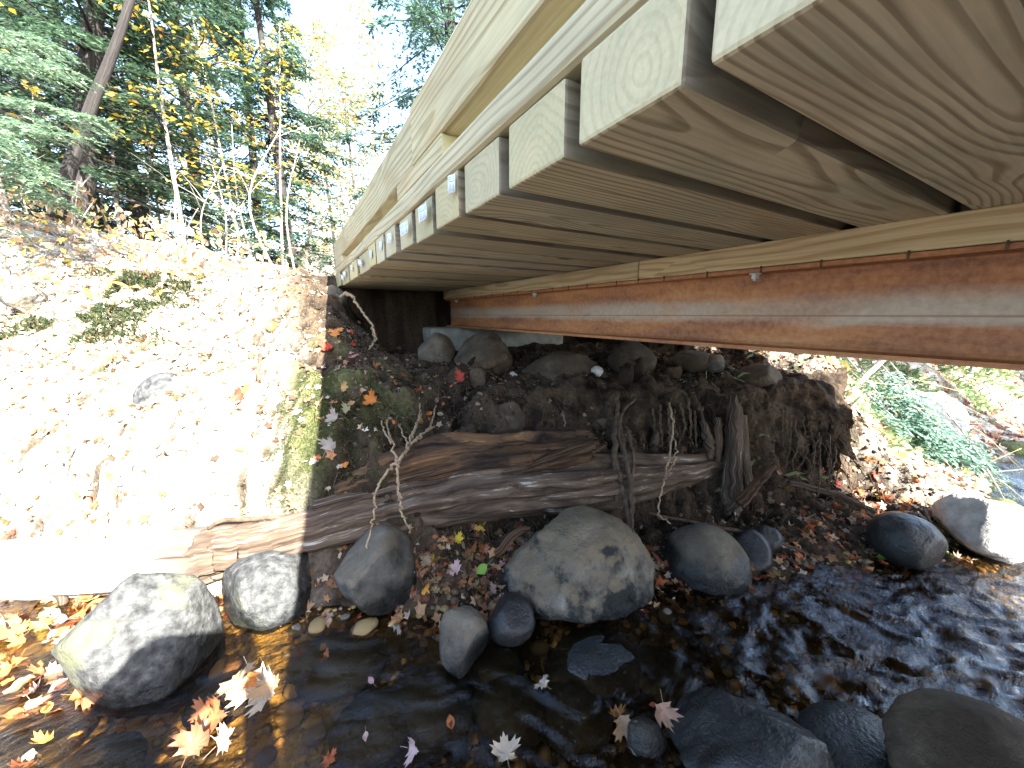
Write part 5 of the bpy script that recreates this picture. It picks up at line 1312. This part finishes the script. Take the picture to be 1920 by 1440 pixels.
# undergrowth and trees up the right slope
for k, (u, wv, H, bl, lab) in enumerate(((3.6, 4.6, 1.6, .8, 'nearest under the beam'), (5.0, 4.9, .9, .7, 'low one at the right picture edge'), (4.2, 6.6, 4.0, 1.3, 'behind the first'), (3.2, 6.8, 5.5, 1.7, 'up the slope behind the beam'), (6.5, 10, 8, 2.4, 'far back on the slope'))):
    z, _ = gsample(u, wv); conifer('hemlock_sapling' if H < 5 else 'hemlock_tree', 'green hemlock on the right slope, ' + lab, uw(u, wv, float(z[0])), H, (.1, .1), .03 + .01 * H, 50, bl, 200 + k, group='hemlocks on the right slope', z0=.03, nl=.055 + .004 * wv, nw=.018 + .001 * wv)
for k, (u, wv, H, lab) in enumerate(((4.9, 3.9, .8, 'near the mossy boulder'), (5.6, 4.9, 1.0, 'further back'), (3.6, 4.2, 1.2, 'behind the bough'), (4.4, 4.3, .7, 'low over the mossy boulder'))):
    z, _ = gsample(u, wv); broadleaf('beech_sapling', 'yellow-green sapling on the right slope ' + lab, uw(u, wv, float(z[0])), H, (.2, .1), .014, 12, .7, 160, .08, 220 + k, [(.26, .30, .06), (.36, .34, .08), (.16, .24, .06)], group='saplings on the right slope', cat='sapling', up=.1, layered=.9)
# woods beyond the near bank; tall and right-hand hemlocks added unseen for shade
for k, (u, wv, H) in enumerate(((-9, -3, 9), (-12, 4, 11), (2.4, -10.4, 17), (-1.6, -12.5, 18), (-16, -4, 12), (10.3, -3.8, 12), (11.9, -1.6, 11))):
    z, _ = gsample(u, wv); conifer('hemlock_tree', ['hemlock beyond the near bank at the left', 'hemlock farther left along the brook', 'tall unseen hemlock added for shade behind the near bank', 'second unseen shade hemlock added behind the near bank', 'hemlock far left on the near side', 'unseen hemlock added for shade right of the bridge', 'second unseen hemlock added for shade right of the bridge'][k], uw(u, wv, float(z[0])), H, (.1, .1), .2, 80, 2.9, 240 + k, group='hemlocks on the near side', z0=.08 if H < 10 else (.3 if H < 15 else .5), nl=.14, nw=.05)

# ------------------------------------------------------------------ the photographer, whose shadow falls on the leaning boulder
def person():
    e = empty('person', (-.22, -.62, -1.2))
    tag(e, 'person in a dark jacket crouching in the brook holding up a phone', 'person')
    def skin(name, J, E, m, sub=2, root=0):
        me = bpy.data.meshes.new(name); me.from_pydata([j[:3] for j in J], E, [])
        o = link(name, me); me.materials.append(m)
        md = o.modifiers.new('Skin', 'SKIN'); md.use_smooth_shade = True
        for v, j in zip(me.skin_vertices[0].data, J):
            v.radius = (j[3], j[4] if len(j) > 4 else j[3])
        for i, v in enumerate(me.skin_vertices[0].data): v.use_root = (i == root)
        sb = o.modifiers.new('Sub', 'SUBSURF'); sb.levels = sub; sb.render_levels = sub
        attach(o, e); return o
    jk = mat_noise('dark_jacket', [(.3, (.02, .03, .05)), (.7, (.05, .06, .09))], 30, 4, .9, .002, .4)
    jn = mat_noise('dark_trousers', [(.3, (.03, .03, .03)), (.7, (.07, .065, .06))], 40, 4, .9, .002, .4)
    sk = mat_noise('skin', [(.3, (.42, .26, .19)), (.7, (.52, .34, .26))], 20, 3, .5, .001, .2)
    hrm = mat_noise('brown_hair', [(.3, (.02, .013, .01)), (.7, (.07, .045, .03))], 60, 5, .6, .003, .6, stretch=(1, 1, .2))
    # one continuous clothed body: pelvis, spine, arms, legs
    J = [(-.24, -.68, -.55, .15, .13), (-.24, -.64, -.40, .145, .12), (-.235, -.55, -.24, .155, .12), (-.23, -.46, -.11, .15, .11), (-.225, -.40, -.04, .075, .07),   # 0-4 spine
         (-.07, -.44, -.12, .07), (.08, -.42, -.30, .05), (.07, -.20, -.10, .036), (.055, -.15, -.055, .027),     # 5-8 right arm
         (-.38, -.44, -.12, .07), (-.42, -.38, -.32, .05), (-.24, -.20, -.12, .036), (-.12, -.12, -.045, .027),   # 9-12 left arm
         (-.13, -.66, -.60, .10), (-.08, -.36, -.72, .075), (-.09, -.60, -1.08, .05), (-.09, -.56, -1.17, .045), (-.08, -.40, -1.20, .036),  # 13-17 right leg
         (-.35, -.66, -.60, .10), (-.42, -.38, -.74, .075), (-.40, -.62, -1.08, .05), (-.40, -.58, -1.17, .045), (-.42, -.42, -1.20, .036)]
    E = [(0, 1), (1, 2), (2, 3), (3, 4), (3, 5), (5, 6), (6, 7), (7, 8), (3, 9), (9, 10), (10, 11), (11, 12), (0, 13), (13, 14), (14, 15), (15, 16), (16, 17), (0, 18), (18, 19), (19, 20), (20, 21), (21, 22)]
    skin('jacket_and_trousers', J, E, jk)
    # head with neck, hair cap
    V, F = ICO3; V = V.copy()
    V[:, 0] *= .076; V[:, 1] *= .095; V[:, 2] *= .118
    jaw = np.clip(-V[:, 2] / .118, 0, 1); V[:, 0] *= 1 - .35 * jaw; V[:, 1] += .012 * jaw
    nose = np.exp(-((V[:, 0]) / .012) ** 2 - ((V[:, 2] + .015) / .022) ** 2) * (V[:, 1] > 0); V[:, 1] += .024 * nose
    eye = (np.exp(-((np.abs(V[:, 0]) - .030) / .013) ** 2 - ((V[:, 2] - .008) / .012) ** 2)) * (V[:, 1] > 0); V[:, 1] -= .010 * eye
    mouth = np.exp(-(V[:, 0] / .022) ** 2 - ((V[:, 2] + .058) / .007) ** 2) * (V[:, 1] > 0); V[:, 1] -= .005 * mouth
    ear = np.exp(-((V[:, 1] + .005) / .018) ** 2 - ((V[:, 2] - .0) / .028) ** 2) * (np.abs(V[:, 0]) > .06); V[:, 0] += np.sign(V[:, 0]) * .018 * ear
    hc = np.array([-.125, -.30, .085])
    h = obj('head', V + hc, F, sk); attach(h, e)
    H = ICO3[0].copy(); H[:, 0] *= .092; H[:, 1] *= .108; H[:, 2] *= .130
    front = np.clip(H[:, 1] / .104, 0, 1); low = np.clip((.03 - H[:, 2]) / .1, 0, 1)
    H = H * (1 - .30 * (front * low + np.clip((-.05 - H[:, 2]) / .06, 0, 1) * .8))[:, None]
    H += .003 * fbm(H * 60, 2, 3)[:, None]
    hh = obj('hair', H + hc + np.array([0, -.008, .012]), ICO3[1], hrm); hh.parent = h
    skin('neck', [(-.20, -.41, -.05, .062), (-.16, -.36, .0, .052), (-.13, -.315, .05, .05)], [(0, 1), (1, 2)], sk)
    # knitted hat with a turned brim, worn over the hair
    hv = []; hf = []; ns = 28
    prof_ = [(.0, .152), (.05, .150), (.085, .130), (.105, .09), (.112, .055), (.150, .046), (.172, .030), (.165, .026), (.118, .038), (.104, .052)]
    for rr, zz in prof_:
        for q in range(ns):
            a = 6.28319 * q / ns; hv.append((rr * .92 * math.cos(a), rr * 1.08 * math.sin(a) - .01, zz + .006 * math.sin(3 * a) * (rr > .12)))
    for i in range(len(prof_) - 1):
        for q in range(ns): hf.append((i * ns + q, i * ns + (q + 1) % ns, (i + 1) * ns + (q + 1) % ns, (i + 1) * ns + q))
    hat = obj('hat', np.array(hv) + hc, hf, jn); hat.parent = h
    # hands: palm and five bent fingers each, closed on the phone behind the lens
    for sgn, wr in ((1, np.array([.055, -.15, -.055])), (-1, np.array([-.12, -.12, -.045]))):
        pc = np.array([.050 if sgn > 0 else -.095, -.080, -.028])
        J = [(*wr, .026, .020), (*(wr * .5 + pc * .5), .028, .018), (*pc, .032, .015)]; E = [(0, 1), (1, 2)]
        skin('hand', J, E, sk)
        for k in range(5):
            o_ = (k - 1.5) * .016; L = (.05, .056, .052, .042, .040)[k]
            b = pc + np.array([0, .012, o_]) if k < 4 else pc + np.array([-.010 * sgn, -.012, .022])
            inw = -sgn
            J = [(*b, .0085), (*(b + np.array([sgn * .004, L * .45, .004])), .0083), (*(b + np.array([inw * L * .30, L * .62, .006])), .0078), (*(b + np.array([inw * L * .62, L * .52, .006])), .007)]
            skin('finger', J, [(0, 1), (1, 2), (2, 3)], sk, 1)
    return e
person()
ph = boxobj('phone', (-.075, -.004, -.036), (.075, .004, .036), mat_noise('phone_glass', [(.3, (.01, .01, .012)), (.7, (.02, .02, .025))], 4, 2, .15, .0001, .05), None, bev=.003)
ph.rotation_euler = (0, 0, -HEAD); ph.location = Vector(-FW * .045 + np.array([-.0, 0, -.012]) - RT * .03)
tag(ph, 'black phone held level in both hands of the crouching person', 'phone')
